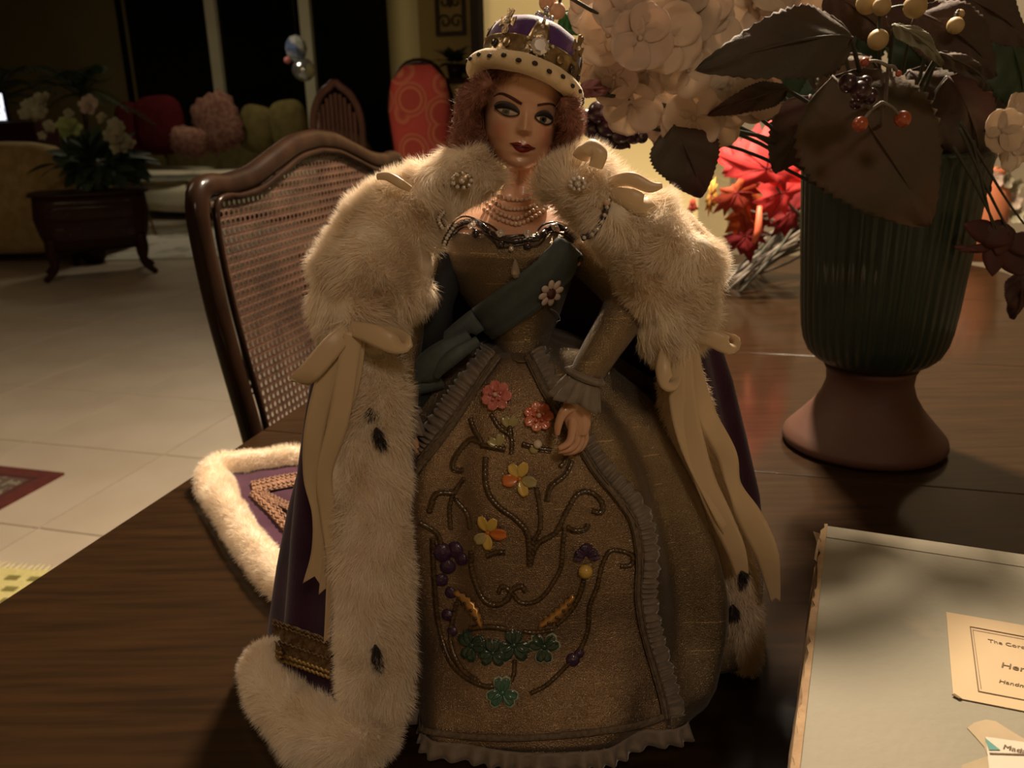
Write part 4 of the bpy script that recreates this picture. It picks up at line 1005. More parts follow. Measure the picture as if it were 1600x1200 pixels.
def arr_mesh(name, V, F, m, parent, smooth=True):
    """big triangle meshes straight from numpy"""
    me = bpy.data.meshes.new(name); me.vertices.add(len(V)); me.vertices.foreach_set('co', V.astype('f').ravel())
    me.loops.add(F.size); me.loops.foreach_set('vertex_index', F.astype('i').ravel())
    me.polygons.add(len(F)); me.polygons.foreach_set('loop_start', np.arange(0, F.size, 3, dtype='i'))
    me.update(calc_edges=True); me.validate(); me.materials.append(m)
    if smooth: me.polygons.foreach_set('use_smooth', np.ones(len(F), bool))
    o = bpy.data.objects.new(name, me); COL.objects.link(o); attach(o, parent); return o
def tris_of(mb):
    F = []
    for f in mb.f:
        for k in range(1, len(f)-1): F.append((f[0], f[k], f[k+1]))
    return np.array(mb.v, float), np.array(F, int)
def strands(V, F, n, L, w, comb=None, lift=.6, rand=.25, clump=.35, csc=70, droop=.25, seed=1, curl=0, center=None):
    rs = np.random.RandomState(seed)
    a, b, c = V[F[:, 0]], V[F[:, 1]], V[F[:, 2]]
    fn = np.cross(b-a, c-a); ar = np.linalg.norm(fn, axis=1)+1e-15
    vn = np.zeros_like(V)
    for k in range(3): np.add.at(vn, F[:, k], fn)
    vn /= np.linalg.norm(vn, axis=1)[:, None]+1e-15
    ctr = V.mean(0)
    idx = rs.choice(len(F), n, p=ar/ar.sum()); r1 = np.sqrt(rs.rand(n)); r2 = rs.rand(n)
    wa, wb, wc = (1-r1)[:, None], (r1*(1-r2))[:, None], (r1*r2)[:, None]
    p = a[idx]*wa+b[idx]*wb+c[idx]*wc
    nr = vn[F[idx, 0]]*wa+vn[F[idx, 1]]*wb+vn[F[idx, 2]]*wc; nr /= np.linalg.norm(nr, axis=1)[:, None]+1e-12
    if center is not None:
        s = np.sign(np.einsum('ij,ij->i', nr, p-center(p))); nr *= s[:, None]
    cv = comb(p) if comb is not None else np.zeros_like(p)
    ph = rs.rand(9)*6
    def nz(q, s, k): return np.sin(q[:, 0]*s+ph[k]+1.7*np.sin(q[:, 1]*s*.7+ph[k+1]))*np.cos(q[:, 2]*s*1.1+ph[k+2]+1.3*np.sin(q[:, 0]*s*.6))
    cl = np.stack([nz(p, csc, 0), nz(p, csc*1.1, 1), nz(p, csc*.9, 2)], 1)+.6*np.stack([nz(p, csc*3.1, 3), nz(p, csc*2.7, 4), nz(p, csc*2.9, 5)], 1)
    d = nr*lift+cv+cl*clump+rs.randn(n, 3)*rand
    d /= np.linalg.norm(d, axis=1)[:, None]
    l = (L*(.6+.6*rs.rand(n))*(1+.25*nz(p, csc*.5, 6)))[:, None]
    dr = np.array([0, 0, -1.])*droop
    sd = np.cross(d, rs.randn(n, 3)); sd /= np.linalg.norm(sd, axis=1)[:, None]+1e-12
    cu = np.cross(d, sd)*curl*l*np.sin(rs.rand(n)*6)[:, None] if curl else 0
    p1 = p+d*l*.55+dr*l*.12+cu; p2 = p+d*l*.95+dr*l*.4+cl*l*.08
    ws = sd*w
    Vs = np.stack([p-ws, p+ws, p1+ws*.75, p1-ws*.75, p2], 1).reshape(-1, 3)
    k = (np.arange(n)*5)[:, None]
    Fs = np.concatenate([k+[0, 1, 2], k+[0, 2, 3], k+[3, 2, 4]], 0)
    return Vs, Fs
def furry(name, mb, n, L, w, m, parent, comb=None, **kw):
    V, F = tris_of(mb); Vs, Fs = strands(V, F, n, L, w, comb, **kw)
    return arr_mesh(name, np.concatenate([V, Vs]), np.concatenate([F, Fs+len(V)]), m, parent)
def belly(pts, nseg=60, nring=28, noiseamp=.14, nsc=45, seed=0):
    """soft elliptical sweep. pts: (P3, half width m, half depth m). Returns MB and the smoothed path"""
    D = np.array([[*p, a, b] for p, a, b in pts]); S = smooth_path(D, nseg)
    P = S[:, :3]; T = np.gradient(P, axis=0); T /= np.linalg.norm(T, axis=1)[:, None]
    G = []
    for i in range(nseg):
        wv = nrm(P[i]-CAM)*A(1, 1, .2); wv = nrm(wv-T[i]*(wv@T[i])); sd = np.cross(T[i], wv)
        e = min(i, nseg-1-i)/4.0; cap = math.sqrt(max(1-(1-min(e, 1))**2, .02))
        row = []
        for t in np.linspace(0, 2*PI, nring, endpoint=False):
            q = P[i]+sd*S[i, 3]*cap*math.cos(t)+wv*S[i, 4]*cap*math.sin(t)
            k_ = 1+noiseamp*(wob(q, nsc, seed)+.5*wob(q, nsc*2.3, seed+1))
            q = P[i]+(q-P[i])*k_
            if q[2] < TT+.0015: q[2] = TT+.0015
            row.append(q)
        G.append(row)
    m_ = MB().grid(G, closed_v=True); m_.f.append(tuple(range(nring))[::-1]); m_.f.append(tuple((nseg-1)*nring+j for j in range(nring)))
    return m_, P, T
def path_comb(P, T, k=.6, out=0):
    def f(p):
        j = np.array([np.argmin(((P-q)**2).sum(1)) for q in p[::1]]) if len(p) < 2000 else None
        if j is None:
            j = np.empty(len(p), int)
            for s in range(0, len(p), 4000): j[s:s+4000] = np.argmin(((p[s:s+4000, None, :]-P[None])**2).sum(2), 1)
        return T[j]*k
    return f
def path_center(P):
    def f(p):
        j = np.empty(len(p), int)
        for s in range(0, len(p), 4000): j[s:s+4000] = np.argmin(((p[s:s+4000, None, :]-P[None])**2).sum(2), 1)
        return P[j]
    return f
def S5(lst):
    """(px,py,Y,half width px,half depth m) -> belly points"""
    out = []
    for x, y, Y, w, d in lst:
        P = atY(x, y, Y); out.append((P, w*pm(P), d))
    return out

# ---- skirt
def rows_body(rows, Yc, yb, n=160, fold=0, name='', front_flat=1.0):
    G = []
    NR = len(rows)
    R_ = smooth_path(np.array(rows, float), 60) if NR > 3 else np.array(rows, float)
    R_ = np.array([[np.interp(t, np.linspace(0, 1, NR), [r[k] for r in rows]) for k in range(len(rows[0]))] for t in np.linspace(0, 1, 70)])
    for i, r in enumerate(R_):
        py, cx, hw, Yf = r[:4]
        P = atY(cx, py, Yf); z = max(P[2], TT+.0012); C_ = A(P[0], Yc, z)
        a = hw*pm(C_); t_ = i/69
        row = []
        for th in np.linspace(0, 2*PI, n, endpoint=False):
            s, c = math.sin(th), math.cos(th)
            b = (Yc-Yf) if s > 0 else yb(t_)
            f_ = 0
            if fold:
                dth = th-PI/2
                am = fold*t_**.8*(1-math.exp(-(dth/.62)**2))
                f_ = am*(math.sin(11*th+2.2*math.sin(3*t_+1))*.7+math.sin(17*th+1+2*t_)*.45)+fold*.35*t_*wob((c*2, s*2, t_*3), 1.2)
            e = .92
            row.append(A(C_[0]+(a+f_)*np.sign(c)*abs(c)**e, Yc-(b+f_)*np.sign(s)*abs(s)**e, z))
        G.append(row)
    return MB().grid(G, closed_v=True), np.array(G)
skirt_rows = [(540, 815, 44, .472), (552, 815, 56, .464), (572, 816, 92, .454), (600, 820, 130, .445), (650, 828, 178, .436), (700, 838, 212, .429), (760, 845, 238, .422), (820, 852, 256, .417), (900, 860, 272, .413), (960, 864, 278, .410), (1000, 866, 281, .408), (1050, 867, 282, .4025), (1100, 867, 281, .3945), (1145, 866, 277, .3865), (1180, 862, 268, .3825)]

sk, SG = rows_body(skirt_rows, .50, lambda t: .03+.08*t, fold=.0130)
skb = sk.bvh()
o_gown = sk.build('gown', M_gown, doll, solid=.0008)
cwv = Vector(tuple(CAM))
def hit(x, y, off=0, tree=None, fbY=None):
    d = ray(x, y); d = d/np.linalg.norm(d)
    loc, nn_, i_, ds = (tree or skb).ray_cast(cwv, Vector(tuple(d)))
    if loc is None:
        if fbY is None: return None, None
        return atY(x, y, fbY), A(0, -1, 0)
    n_ = A(*nn_); n_ = n_ if n_@d < 0 else -n_
    return A(*loc)+n_*off, n_
def hitS(x, y, off=0, tree=None):
    """like hit, but slides back toward the axis until the surface is met"""
    for k_ in range(30):
        P, n_ = hit(x, y-(k_*4 if y > 900 else 0)+(k_*4 if y < 600 else 0), off, tree)
        if P is not None:
            return P, n_
    return atY(x, y, .45), A(0, -1, 0)
# ---- front panel laid over the skirt
def lerpx(y, tab): return float(np.interp(y, [t[0] for t in tab], [t[1] for t in tab]))
Lt = [(552, 786), (605, 748), (668, 703), (715, 668), (752, 643), (800, 640), (1190, 636)]
Rt = [(552, 820), (590, 838), (640, 868), (695, 905), (735, 932), (775, 966), (815, 990), (870, 1000), (930, 1000), (990, 1008), (1045, 1024), (1090, 1038), (1150, 1046)]
G = []
for y in np.linspace(556, 1172, 70):
    row = []
    for s in np.linspace(0, 1, 40):
        x = lerpx(y, Lt)*(1-s)+lerpx(y, Rt)*s
        yy = y - (max(0, (y-1050))/120)*(max(0, (x-860))/190)**2*34
        P, n_ = hitS(x, yy, .0016+.0012*abs(wob((x*.01, y*.01, 0), 1.0))); row.append(P)
    G.append(row)
pan = MB().grid(G); panb = pan.bvh()
pan.build('front_panel', M_panel, doll, solid=.0006)
def on(x, y, off=.0):
    P, n_ = hit(x, y, off, panb)
    Q, m_ = hit(x, y, off, skb)
    if P is None: 
        if Q is None: return hitS(x, y, off)
        return Q, m_
    return P, n_
def pnorm(path):
    T_ = np.gradient(path, axis=0); T_ /= np.linalg.norm(T_, axis=1)[:, None]+1e-9
    return np.stack([-T_[:, 1], T_[:, 0]], 1)
def strip(name, path, o0, o1, m, parent, amp=0, pleat=9, base=.001, seed=0, nx=6, solid=.0004, surf=None):
    """band that lies on the gown between two pixel offsets of a path; amp = pleat height"""
    surf = surf or on
    P = np.array(path, float); L = float(np.linalg.norm(np.diff(P, axis=0), axis=1).sum())
    n = max(12, int(L/(1.6 if amp else 5))); S = smooth_path(P, n); Nn = pnorm(S); r_ = random.Random(seed)
    ph = 0; G = []
    for i in range(n):
        ph += 2*PI*(L/n)/pleat*(1+.35*math.sin(i*.13)+r_.uniform(-.15, .15))
        row = []
        for j in range(nx):
            s = j/(nx-1); x, y = S[i]+Nn[i]*(o0+(o1-o0)*s*(1+(.10*math.sin(ph*.5) if amp else 0)))
            Q, q = surf(x, y, 0)
            h = base+(amp*(.5+.5*math.sin(ph+.6*s))*(.35+.65*math.sin(PI*min(s*.8+.2, 1))) if amp else .0006*math.cos((s-.5)*PI))
            row.append(Q+q*h)
        G.append(row)
    return MB().grid(G).build(name, m, parent, solid=solid)
lp_ = [(780, 560), (745, 608), (700, 671), (665, 718), (640, 755), (634, 768)]
rp_ = [(824, 558), (838, 588), (862, 632), (903, 695), (930, 737), (965, 778), (988, 815), (998, 870), (996, 930), (1005, 990), (1020, 1045), (1033, 1090), (1040, 1122)]
hp_ = [(642, 1140), (720, 1150), (800, 1154), (880, 1150), (960, 1140), (1020, 1126), (1046, 1114)]
strip('ruffle_trim', lp_, 7, 32, M_lace, doll, amp=.0028, pleat=10, seed=1)
strip('braid_trim', lp_, -6, 7, M_braid, doll, base=.0022, seed=2)
strip('ruffle_trim', rp_, -5, -28, M_lace, doll, amp=.0028, pleat=10, seed=3)
strip('braid_trim', rp_, -6, 6, M_braid, doll, base=.0022, seed=4)
G = []
NB = SG.shape[1]; c_b = SG[-1].mean(0)
ths_ = [i for i in range(NB*2) if 0 <= i < 10**9]
fr_idx = [j for j in range(NB) if math.sin(2*PI*j/NB) > .30 and math.cos(2*PI*j/NB) < .62]
RR = SG[-1][fr_idx]; RR = smooth_path(RR, 420)
for i, p in enumerate(RR):
    d = nrm((p-c_b)*A(1, 1, 0)); ph = i*.40+1.6*math.sin(i*.07)
    a_ = A(p[0], p[1], 0)+d*.0022+Zx*(TT+.0100); 
    G.append([a_+d*(.0040*t+.0018*t*math.sin(ph))-Zx*(.0088*t) for t in (0, .2, .45, .7, 1.0)])
MB().grid(G).build('ruffle_trim', M_lace, doll, solid=.0004)
strip('braid_trim', hp_, -7, 3, M_braid, doll, base=.002, seed=6)
for pth in (lp_, rp_):
    S_ = smooth_path(np.array(pth, float), 160)
    for off_ in (-3, 3): 
        Nn = pnorm(S_); MB().tube([on(*(S_[i]+Nn[i]*off_), .0034)[0] for i in range(160)], .0004, 5).build('braid_cord', M_braid, doll)

# ---- bead-embroidered vines
vines = [[(760, 714), (759, 744), (764, 770), (781, 792), (807, 811), (825, 835), (828, 883)], [(838, 761), (843, 792), (844, 824), (833, 848), (828, 880)],
 [(894, 720), (883, 742), (861, 761), (855, 783)], [(828, 883), (840, 850), (868, 831), (883, 802), (900, 774), (920, 768), (939, 783), (939, 800), (924, 798)],
 [(885, 822), (898, 828), (913, 826), (918, 818)], [(882, 824), (879, 857), (876, 886), (865, 908), (852, 927), (835, 940), (813, 940), (798, 923), (785, 915), (779, 926)],
 [(738, 860), (738, 882), (744, 908), (757, 936), (774, 944), (792, 936), (800, 921), (815, 915), (822, 924)],
 [(968, 884), (985, 882), (988, 868), (970, 860), (952, 861), (940, 883), (933, 915), (921, 947), (918, 985), (905, 1016), (883, 1042), (854, 1070), (829, 1083)],
 [(677, 840), (677, 861), (680, 915), (686, 972), (702, 1026), (724, 1054), (753, 1070), (772, 1072)], [(715, 940), (705, 997), (721, 1042), (747, 1064)],
 [(736, 653), (742, 670), (753, 692), (736, 688), (714, 711), (708, 731), (725, 735)], [(727, 746), (710, 770), (703, 792), (705, 826)], [(710, 770), (682, 772), (671, 800)], [(712, 779), (731, 802), (736, 826)],
 [(768, 647), (781, 668), (799, 683), (799, 709)], [(797, 665), (799, 683)], [(816, 693), (840, 700), (861, 703)], [(804, 1030), (803, 1052), (796, 1068)], [(735, 981), (765, 978), (792, 981)], [(818, 985), (835, 987), (865, 983)],
 [(656, 815), (682, 831), (690, 850)], [(912, 905), (905, 930), (890, 955), (870, 975)], [(760, 868), (775, 862), (790, 862)], [(880, 700), (884, 716), (874, 730)], [(752, 695), (790, 702)]]
emb = []
for i, vn_ in enumerate(vines):
    L = float(np.linalg.norm(np.diff(np.array(vn_, float), axis=0), axis=1).sum()); n = max(10, int(L/2.2)); S_ = smooth_path(vn_, n)
    rr2 = [(.0014 if i % 3 else .0016)*(.72+.4*abs(math.sin(q*1.15))) for q in range(n)]
    MB().tube([on(x, y, .0008)[0] for x, y in S_], rr2, 7).build('beaded_vine', M_bead, doll)
    if i % 2 == 0 and i != 14:
        Nn = pnorm(S_); MB().tube([on(*(S_[q]+Nn[q]*4), .0006)[0] for q in range(n)], .0006, 5).build('vine_cord', M_bead, doll)
def frame_at(x, y, off=.001):
    P, n_ = on(x, y, off); X = nrm(np.cross(Zx, n_)); X = X if X[0] > 0 else -X; Yv = np.cross(n_, X); Yv = Yv if Yv[2] > 0 else -Yv
    return P, n_, X, Yv
def petalshape(x, y, ang, L, w, m, name, parent, off=.0012, heart=0, lift=.25, n=8):
    """a sequin petal starting at px,py pointing at ang (deg, 0=right, 90=up); L, w in px"""
    P, n_, X, Yv = frame_at(x, y, off); k_ = pm(P); a = math.radians(ang); d = X*math.cos(a)+Yv*math.sin(a); s = -X*math.sin(a)+Yv*math.cos(a); G = []
    for i in range(n+1):
        t = i/n; ww = w*k_*(math.sin(PI*min(.06+t*.82, 1))**.8); c = P+d*L*k_*t+n_*(lift*L*k_*t*(1-t*.6))
        G.append([c+s*ww*q+n_*(.25*ww*q*q)-d*(heart*L*k_*(1-abs(q))*.22 if i == n else 0) for q in (-1, -.5, 0, .5, 1)])
    return MB().grid(G).build(name, m, parent, solid=.0003)
def sub(name, x, y, rpx, m, off=.002, flat=.6):
    P, n_, X, Yv = frame_at(x, y, off); r_ = rpx*pm(P); return MB().ball(P, (r_, r_, r_*flat), 14, 8, (X, Yv, n_)).build(name, m, doll)
M_pink = mat('pink_sequin', (.52, .12, .11), .25, coat=.5, bump=.6, bscale=500, col2=(.60, .20, .16), nscale=200)
M_coral = mat('coral_sequin', (.60, .12, .06), .25, coat=.5, bump=.6, bscale=500, col2=(.66, .22, .12), nscale=200)
M_yel = mat('yellow_sequin', (.60, .40, .09), .35, coat=.4); M_orng = mat('orange_sequin', (.58, .16, .03), .35, coat=.4)
M_pale = mat('pale_green_sequin', (.36, .30, .13), .35, coat=.4); M_purp = mat('purple_bead_cloth', (.045, .018, .055), .3, coat=.4, bump=.8, bscale=500)
M_teal = mat('green_enamel', (.035, .12, .075), .25, coat=.6); M_tealr = mat('pale_enamel_rim', (.30, .32, .22), .4, coat=.3)
M_teald = mat('dark_green_enamel', (.022, .050, .034), .25, coat=.6)
M_goldleaf = mat('gilt_sequin_leaf', (.50, .27, .085), .3, metal=.5, coat=.3)
for (x, y, m_, sx) in ((778, 620, M_pink, 22), (841, 652, M_coral, 21)):
    c_ = sub('sequin_flower', x, y, sx*.45, m_, .0015, .5)
    for q in range(7):
        petalshape(x+sx*.25*math.cos(q*.897), y-sx*.25*math.sin(q*.897), math.degrees(q*.897), sx*.85, sx*.40, m_, 'petal', c_, .0022, lift=.35)
    for q in range(5): 
        P, n_, X, Yv = frame_at(x+sx*.35*math.cos(q*1.257+.4), y-sx*.35*math.sin(q*1.257+.4), .0045); MB().ball(P, .0010, 8, 6).build('bead', m_, c_)
    P, n_, X, Yv = frame_at(x, y, .0055); MB().ball(P, .0014, 8, 6).build('bead', M_pearl, c_)
for (x, y, ps) in ((812, 748, ((122, 24, 8.5, M_yel), (70, 25, 8.5, M_yel), (188, 24, 10, M_orng), (-12, 25, 9, M_pale), (-70, 25, 8, M_yel))), (763, 831, ((112, 26, 8, M_yel), (62, 25, 8, M_yel), (0, 27, 9.5, M_orng), (-85, 24, 8, M_yel), (-140, 22, 9, M_pale)))):
    c_ = sub('sequin_flower', x, y, 4, M_orng, .0015, .6)
    for a, L_2, w_, m_ in ps: petalshape(x+3*math.cos(math.radians(a)), y-3*math.sin(math.radians(a)), a, L_2, w_, m_, 'petal', c_, .0018)
for (x, y, a) in ((797, 668, 60), (797, 668, 120), (780, 697, 150), (781, 697, 85)): petalshape(x, y, a, 21, 7, M_pale, 'sequin_leaf', doll, .0012, heart=1)
sub('white_bead', 840, 694, 7, mat('ivory_bead', (.70, .58, .44), .3, coat=.5), .004, .8); sub('sequin_leaf', 834, 702, 7, M_pale, .0015, .4)
for (x, y, r_) in ((915, 858, 11), (905, 866, 9), (925, 864, 9), (692, 862, 16), (712, 858, 14), (700, 884, 13), (690, 905, 11), (722, 872, 12), (705, 925, 10), (895, 1030, 11), (905, 1020, 8), (700, 960, 10), (708, 985, 9)): sub('purple_bead_cluster', x, y, r_, M_purp, .001, .45)
for (a, dx, dy) in ((90, 0, 0), (45, 3, 2), (135, -3, 2), (10, 4, 4), (170, -4, 4)): petalshape(915+dx, 866+dy, a, 17, 5.5, M_purp, 'purple_petal', doll, .0025)
sub('yellow_bead', 914, 890, 11.5, M_yel, .003, .8)
def serr(p0, p1, w, m):
    P0, P1_ = np.array(p0, float), np.array(p1, float); G = []; T_ = (P1_-P0)/np.linalg.norm(P1_-P0); N_ = A(-T_[1], T_[0])
    for i in range(15):
        t = i/14; ww = w*(math.sin(PI*(t*.9+.05))**.6)*(1.0 if i % 2 else .55); c = P0+(P1_-P0)*t+N_*6*math.sin(PI*t)
        G.append([on(*(c+N_*ww*q+T_*3*abs(q)), .0014+.0016*(1-abs(q)))[0] for q in (-1, -.5, 0, .5, 1)])
    o = MB().grid(G).build('gilt_leaf', m, doll, solid=.0003)
    for t in (.25, .45, .65, .82): 
        c = P0+(P1_-P0)*t+N_*6*math.sin(PI*t); P, n_, X, Yv = frame_at(*c, .0034); MB().ball(P, (.0011, .0011, .0006), 8, 6, (X, Yv, n_)).build('dark_bead', M_bead, o)
serr((841, 978), (895, 930), 11, M_goldleaf); serr((755, 980), (712, 924), 10, M_goldleaf)
def shamrock(x, y, r_, m, a0=90, rim=M_tealr):
    c_ = sub('shamrock', x, y, r_*.25, m, .0012, .6)
    for q in range(3):
        a = a0+q*120; ar_ = math.radians(a)
        for ww, mm, of, nm in ((1.16, rim, .0008, 'rim'), (1.0, m, .0014, 'leaflet')):
            for s in (-22, 22): petalshape(x+r_*.12*math.cos(ar_), y-r_*.12*math.sin(ar_), a+s, r_*1.0*ww, r_*.36*ww, mm, nm, c_, of, lift=.12)
shamrock(785, 1082, 21, M_teal); shamrock(850, 1010, 21, M_teald, 30); shamrock(738, 1008, 20, M_teald, 140, M_teald); shamrock(803, 1008, 22, M_teald, 90, M_teald); shamrock(770, 1020, 18, M_teald, -30, M_teald)

# ---- bodice, neck and shoulders
tor_rows = [(236, 818, 24, .486), (262, 818, 25, .487), (288, 817, 26, .488), (305, 815, 33, .486), (320, 813, 52, .482), (336, 811, 78, .477), (356, 808, 100, .470), (385, 806, 104, .461), (420, 803, 98, .460)]
tor, TG = rows_body(tor_rows, .508, lambda t: .02+.01*t, n=72)
torb = tor.bvh(); tor.build('neck_and_shoulders', M_skin, doll)
bod_rows = [(367, 807, 104, .4630), (385, 806, 110, .4575), (402, 804, 110, .4545), (430, 802, 102, .4570), (470, 804, 86, .4620), (505, 810, 68, .4650), (535, 815, 52, .4660), (552, 816, 44, .4600), (566, 815, 30, .4520)]
bod, BG = rows_body(bod_rows, .505, lambda t: .028-.008*t, n=96)
bodb = bod.bvh(); bod.build('bodice', M_gown, doll, solid=.0006)
def onb(x, y, off=0):
    c_ = [q for q in (hit(x, y, off, b_) for b_ in (bodb, torb, skb)) if q[0] is not None]
    return min(c_, key=lambda q: dep(q[0])) if c_ else (atY(x, y, .472), A(0, -1, 0))
# sash across the bodice and its drapes at the hip
def bandgrid(ctr, hws, surf, off, nx=9, n=50, puff=.0012):
    S_ = smooth_path(np.array([[*c, h] for c, h in zip(ctr, hws)], float), n); Nn = pnorm(S_[:, :2]); G = []
    for i in range(n):
        row = []
        for q in np.linspace(-1, 1, nx):
            x, y = S_[i, :2]+Nn[i]*S_[i, 2]*q; P, n_ = surf(x, y, off); row.append(P+n_*(puff*(1-q*q)+.0006*math.sin(q*7+i*.1)))
        G.append(row)
    return MB().grid(G)
bandgrid([(890, 385), (868, 415), (830, 450), (780, 488), (735, 520), (700, 548)], [24, 28, 31, 30, 28, 26], onb, .0016).build('sash', M_sash, doll, solid=.0006)
def ribbon(name, pts, m, parent, nx=7, curve=.15, n=40, solid=.00012, notch=0):
    """pts: (px,py,Y,width px[,tilt]) ; a free strip; tilt turns the strip's face"""
    D = []
    for p in pts:
        P = atY(*p[:3]); D.append([*P, p[3]*pm(P)*.5, p[4] if len(p) > 4 else 0])
    S_ = smooth_path(np.array(D), n); P = S_[:, :3]; T_ = np.gradient(P, axis=0); G = []
    for i in range(n):
        w_ = nrm(P[i]-CAM); t_ = nrm(T_[i]); s = np.cross(t_, w_); s = nrm(s) if np.linalg.norm(s) > 1e-6 else A(1, 0, 0); f = nrm(np.cross(s, t_))
        a = S_[i, 4]; s2 = s*math.cos(a)+f*math.sin(a); f2 = f*math.cos(a)-s*math.sin(a)
        nt_ = notch*S_[i, 3]*max(0, (i-(n-5))/4)
        G.append([P[i]+s2*S_[i, 3]*q+f2*S_[i, 3]*curve*(q*q)-t_*nt_*(1-abs(q)) for q in np.linspace(-1, 1, nx)])
    mbr = MB().grid(G)
    return mbr.build(name, m, parent, solid=solid)
ribbon('sash_loop', [(735, 525, .462, 24), (700, 548, .455, 40), (668, 575, .455, 46), (655, 600, .458, 30), (690, 590, .462, 34)], M_sash, doll, curve=.35)
ribbon('sash_loop', [(748, 532, .458, 16), (715, 552, .452, 24), (692, 572, .452, 22), (680, 590, .455, 12)], M_sash, doll, curve=.4)
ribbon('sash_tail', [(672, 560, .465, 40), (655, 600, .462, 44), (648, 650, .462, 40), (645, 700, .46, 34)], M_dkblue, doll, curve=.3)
# dark lining inside the cape beside the bodice, its shade put into the colour
MB().tube([atY(700, 400, .492), atY(672, 470, .485), atY(672, 560, .478)], [.013, .014, .012], 14).build('shaded_lining_fold', M_dkblue, doll)
# arms
def limb(name, pts, rad, m, n=28, nn_=16):
    return MB().tube(smooth_path(pts, n), rad, nn_).build(name, m, doll)
YH = min(on(x_, y_)[0][1] for x_, y_ in ((903, 600), (890, 660), (905, 690), (870, 700)))-.0095
limb('sleeve', [atY(908, 392, .492), atY(945, 425, .482), atY(975, 460, .468), atY(972, 492, .458), atY(940, 545, (YH+.458)/2), atY(908, 598, YH)], [.0125, .0125, .0125, .0115, .0098, .0078], M_gown)
limb('sleeve', [atY(700, 392, .495), atY(665, 430, .485), atY(640, 480, .475), atY(632, 540, .468), atY(630, 600, .460), atY(630, 655, .452)], [.0115, .0115, .0115, .010, .009, .008], M_gown)
def cuff(px0, px1, Y0_, r0, r1, seed):
    a, b = atY(*px0, Y0_), atY(*px1, Y0_-.001); d = nrm(b-a); X = nrm(np.cross(d, A(0, 1, .1))); Yv = np.cross(d, X); L = float(np.linalg.norm(b-a)); n = 126; G = []
    for i in range(9):
        t = i/8; row = []
        for th in np.linspace(0, 2*PI, n, endpoint=False):
            r_ = r0+(r1-r0)*t+(.0016*t+.0003)*math.sin(th*11+seed+.6*math.sin(th*2))+.0005*t*math.sin(th*23)
            row.append(a+d*L*t*(1+.10*math.sin(th*3+seed))+X*r_*math.cos(th)+Yv*r_*.8*math.sin(th))
        G.append(row)
    o = MB().grid(G, closed_v=True).build('cuff_ruffle', M_lace, doll, solid=.0003)
    G = []
    for i in range(5):
        t = i/4; G.append([a-d*L*.05+d*(-L*.30)*t+X*(r0*.95+.0022*math.sin(PI*t)+.0007*math.sin(th*12+seed))*math.cos(th)+Yv*(r0*.9+.0022*math.sin(PI*t))*math.sin(th) for th in np.linspace(0, 2*PI, 96, endpoint=False)])
    MB().grid(G, closed_v=True).build('cuff_heading', M_lace, o, solid=.0003)
cuff((911, 594), (897, 628), YH-.001, .0088, .0128, 0)
cuff((630, 648), (630, 678), .450, .0085, .0125, 2)
# hand : palm, four fingers, thumb fused into one surface
def hand(cx, cy, Y0_, s=1.0, mir=1):
    mb_ = MB(); Q = lambda x, y, dY=0: atY(cx+x*mir*s, cy+y*s, Y0_+dY); k_ = pm(atY(cx, cy, Y0_))*s
    mb_.tube(smooth_path([Q(0, -12), Q(0, 0), Q(2, 14), Q(6, 30), Q(8, 46), Q(7, 56)], 16), [k_*16, k_*15, k_*19, k_*22, k_*20, k_*15], 16, flat=[k_*13, k_*12, k_*11, k_*11, k_*10, k_*8])
    for i, (x0, x1, x2, x3, y0, y1, y2, y3, dY, r_) in enumerate((
        (-2, -4, -10, -24, 46, 62, 72, 79, -.0035, 6.6), (5, 4, -6, -25, 50, 69, 79, 83, -.0005, 6.8), (11, 12, 2, -17, 50, 68, 82, 86, .0028, 6.5), (17, 19, 12, -4, 46, 62, 78, 86, .006, 5.8))):
        mb_.tube(smooth_path([Q(x0, y0-14, dY*.5), Q(x0, y0, dY*.8), Q(x1, y1, dY), Q(x2, y2, dY-.001), Q(x3, y3, dY-.002)], 18), [k_*r_, k_*r_*1.05, k_*r_, k_*r_*.9, k_*r_*.62], 10)
    mb_.tube(smooth_path([Q(-4, 14, -.002), Q(-15, 22, -.004), Q(-22, 36, -.005), Q(-25, 50, -.005), Q(-25, 58, -.005)], 14), [k_*9, k_*8.5, k_*6.8, k_*6.2, k_*4.2], 10)
    o = mb_.build('hand', M_skin, doll); q = o.modifiers.new('fuse', 'REMESH'); q.mode = 'VOXEL'; q.voxel_size = .00042; q.use_smooth_shade = True
    q = o.modifiers.new('soft', 'SMOOTH'); q.factor = .5; q.iterations = 4
    return o
hand(896, 622, YH-.001, 1.0, 1)
hand(632, 668, .449, .9, -1)

# ---- necklace, neckline band, pendant, rosette
nk = MB().tube([onb(x, y, .0012)[0] for x, y in smooth_path([(768, 318), (785, 333), (808, 341), (830, 334), (845, 320)], 30)], .0003, 5).build('pearl_necklace', M_pearl, doll)
pme = meshof(MB().ball((0, 0, 0), .00122, 12, 8), 'pearl', M_pearl)
for path, n_ in (([(779, 309), (795, 313), (808, 314), (822, 313), (838, 308)], 11), ([(772, 318), (790, 327), (808, 329), (826, 326), (842, 318)], 14), ([(762, 322), (778, 334), (795, 341), (808, 344), (822, 338), (838, 328), (848, 320)], 16), ([(758, 330), (775, 342), (795, 350), (808, 353), (822, 348), (840, 338), (852, 328)], 17)):
    for x, y in smooth_path(path, n_): pobj('pearl', pme, nk, onb(x, y, .0012)[0])
nl = [(694, 366), (712, 356), (732, 349), (750, 352), (768, 366), (785, 376), (805, 379), (823, 376), (840, 374), (852, 362), (868, 354), (884, 362), (898, 374)]
S_ = smooth_path(nl, 90)
